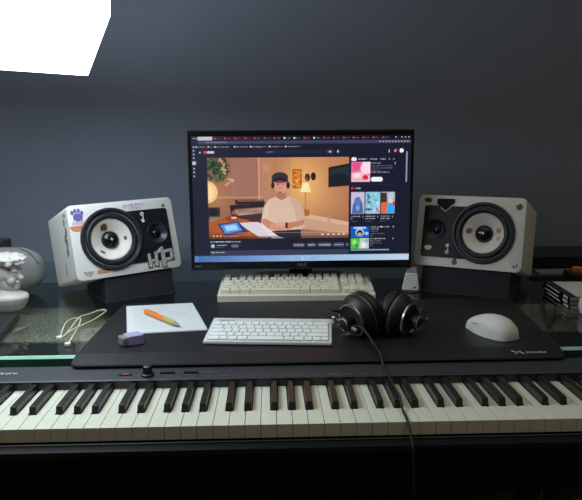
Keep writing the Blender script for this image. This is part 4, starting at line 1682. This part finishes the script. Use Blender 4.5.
bg_ = empty('pouch', (-0.672, 0.735, GT), (0, 0, R(6)), 'grey rounded cloth pouch lying behind the plaster bust', 'pouch')
bm = NB()
superell(bm, (0.100, 0.048, 0.0575), (0, 0, 0.0585), 0.72, 0.75)
build('body', bm, M_bag, bg_, smooth=True)
bm = NB()
tube(bm, [(0.050, -0.010, 0.115), (0.068, -0.018, 0.110), (0.082, -0.024, 0.100), (0.092, -0.024, 0.082)], 0.004, 8)
build('strap', bm, M_bag, bg_, smooth=True)
cbx = empty('carton', (-0.845, 0.95, GT), (0, 0, R(4)), 'dim dark grey carton at the back of the desk behind the pouch', 'box')
bm = NB()
box(bm, (0, 0, 0.050), (0.19, 0.12, 0.100), 0.003)
build('body', bm, mat('carton_grey', (0.075, 0.07, 0.075), .8), cbx)
bm = NB()
box(bm, (0, 0, 0.1005), (0.192, 0.03, 0.001))
build('tape', bm, M_dgrey, cbx)
nb = empty('folio', (-0.62, 0.40, GT), label='flat black folio lying on the glass below the plaster bust', cat='folio')
Mn = Matrix.Translation(-Vector(nb.location))
bm = NB()
prism(bm, rounded_quad([(-0.70, 0.302), (-0.517, 0.302), (-0.547, 0.505), (-0.73, 0.505)], .006), GT + .0003, GT + .007, Mn, bev=.0015)
build('cover', bm, M_board, nb)
bm = NB()
tube(bm, [(-0.524, 0.310, GT + .0078), (-0.552, 0.498, GT + .0078)], 0.0035, 8, smooth=False)
bm.transform(Mn)
build('elastic_band', bm, M_stblack, nb)

# ------------------------------------------------------------------ white dock between monitor and right speaker
dk = empty('charging_dock', (0.352, 0.702, GT), (0, 0, R(-12)), 'small white plastic dock with a grey top right of the monitor foot', 'dock')
bm = NB()
hexa(bm, [(-0.024, -0.016, 0.004), (0.019, -0.016, 0.004), (0.019, 0.016, 0.004), (-0.024, 0.016, 0.004)],
     [(-0.015, -0.012, 0.048), (0.014, -0.012, 0.048), (0.014, 0.014, 0.048), (-0.015, 0.014, 0.048)], 0.003)
build('shell', bm, M_white, dk)
bm = NB()
hexa(bm, [(-0.0145, -0.0115, 0.0478), (0.0135, -0.0115, 0.0478), (0.0135, 0.014, 0.0478), (-0.0145, 0.014, 0.0478)],
     [(-0.013, -0.009, 0.060), (0.012, -0.009, 0.060), (0.012, 0.013, 0.060), (-0.013, 0.013, 0.060)], 0.002)
build('grey_top', bm, M_grey, dk, label='translucent looking grey top')
bm = NB()
lathe(bm, [(0, 0.0003), (0.024, 0.0003), (0.024, 0.003), (0.021, 0.0044), (0, 0.0044)], Matrix.Translation((0, 0, 0)), 32)
build('base', bm, M_dgrey, dk)
bm = NB()
box(bm, (0.008, -0.0152, 0.012), (.007, .002, .003))
build('port', bm, M_dgrey, dk)
for xx in (0.0, 0.008):
    bm = NB()
    ellipsoid(bm, (xx, -0.0128, 0.043), (.0012, .0008, .0012), u=8, v=6)
    build('indicator_dot', bm, M_dgrey, dk)

# ------------------------------------------------------------------ right edge: stacked cases, cup, dark boxes, orange cutter
lab = ['topmost white topped game case in the stack by the right edge', 'middle game case in the stack by the right edge', 'bottom game case in the stack by the right edge']
CW, CD, CH = 0.105, 0.165, 0.0096
for k in range(3):
    z = GT + 0.0004 + (2 - k) * (CH + 0.0003)
    e = empty('game_case', (0.661 + 0.001 * k, 0.498 + 0.003 * (k % 2), z), (0, 0, R(-4 + 1.2 * (k == 1))), lab[k], 'case', 'game cases stacked by the right edge')
    bm = NB()
    box(bm, (CW / 2, CD / 2, CH / 2), (CW, CD, CH), 0.001)
    build('case', bm, M_blackgloss, e)
    bm = NB()
    box(bm, (CW / 2 + 0.008, CD / 2 - .004, CH + 0.0001), (CW - 0.018, CD - 0.012, 0.0002))
    build('cover_sheet', bm, M_case_w, e, label='pale cover sheet')
    bm = NB()
    box(bm, (CW / 2, -0.0002, CH / 2), (CW - 0.004, 0.0006, CH - .0016))
    build('front_label', bm, M_grey, e, label='grey front strip')
    bm = NB()
    box(bm, (-0.0002, 0.021, CH / 2), (0.0008, 0.026, CH - 0.004))
    box(bm, (-0.0002, 0.104, CH / 2), (0.0008, 0.086, CH - 0.0068))
    build('spine_print', bm, M_case_w, e, label='white printed bars on the black spine')
cu = empty('cup', (0.6865, 0.452, GT), label='white rounded cup cut off by the right edge in front of the cases', cat='cup')
bm = NB()
lathe(bm, [(0, .0004), (.016, .0006), (.021, .006), (.0235, .016), (.023, .030), (.0205, .038), (.0190, .038), (.0205, .030), (.021, .016), (.018, .007), (0, .005)], None, 40)
build('bowl', bm, M_white, cu, smooth=True)
bm = NB()
tube(bm, [(0.021, 0, 0.031), (0.033, 0, 0.029), (0.036, 0, 0.020), (0.032, 0, 0.012), (0.021, 0, 0.011)], 0.003, 8)
build('handle', bm, M_white, cu, smooth=True)
db = empty('storage_box', (0.92, 1.03, GT), label='long low black storage box at the right back of the desk', cat='box')
bm = NB()
box(bm, (0, 0, 0.017), (0.32, 0.17, 0.033), 0.004)
build('body', bm, M_board, db)
bm = NB()
box(bm, (0, 0, 0.0355), (0.324, 0.174, 0.004), 0.0015)
build('lid', bm, M_frame, db)
fs = empty('card_sheet', (0.82, 0.895, GT), label='flat dim grey card lying in front of the black storage box', cat='card')
bm = NB()
prism(bm, [(-0.062, 0.04), (-0.072, -0.025), (0.05, -0.025), (0.09, 0.04)], 0.0004, 0.003, bev=.0006)
build('sheet', bm, mat('card_grey', (0.16, 0.14, 0.14), .8), fs)
bb = empty('tool_case', (0.855, 0.815, GT), (0, 0, R(-4)), 'small black case under the orange cutter', 'case')
bm = NB()
box(bm, (0, 0, 0.009), (0.105, 0.075, 0.017), 0.003)
build('body', bm, M_board, bb)
bm = NB()
box(bm, (0, -0.0375, 0.010), (0.02, 0.002, 0.008), 0.0008)
build('latch', bm, M_grey, bb)
oc = empty('box_cutter', (0.838, 0.808, GT + 0.0178), (0, 0, R(-38)), 'orange box cutter lying on the small black case', 'cutter')
bm = NB()
prism(bm, [(-0.026, -0.010), (0.03, -0.011), (0.045, -0.008), (0.045, 0.008), (0.03, 0.011), (-0.020, 0.012), (-0.028, 0.004)], 0.0003, 0.014, bev=.003)
build('handle', bm, M_orange, oc)
bm = NB()
box(bm, (0.02, 0, 0.015), (0.016, 0.010, 0.004), 0.0015)
build('slider', bm, M_red, oc, label='dark red slider')
bm = NB()
prism(bm, [(0.045, -0.005), (0.062, -0.005), (0.068, 0.005), (0.045, 0.005)], 0.006, 0.0072)
build('blade', bm, M_sil, oc)

# ------------------------------------------------------------------ tiny nails left in the wall
for (x, z, lb, m_) in ((0.309, 0.475, 'tiny pale nail head in the wall above the monitor', M_case_w), (0.772, 0.485, 'tiny dark nail head in the wall above the right speaker', M_stblack)):
    bm = NB()
    lathe(bm, [(0, 0.0035), (.0018, 0.003), (.0024, 0.0015), (.001, 0.0012), (.001, -0.006), (0, -0.006)], Matrix.Rotation(PI / 2, 4, 'X'), 12)
    o = build('nail', bm, m_)
    o.location = (x, 1.2, z)
    setp(o, lb, 'nail')
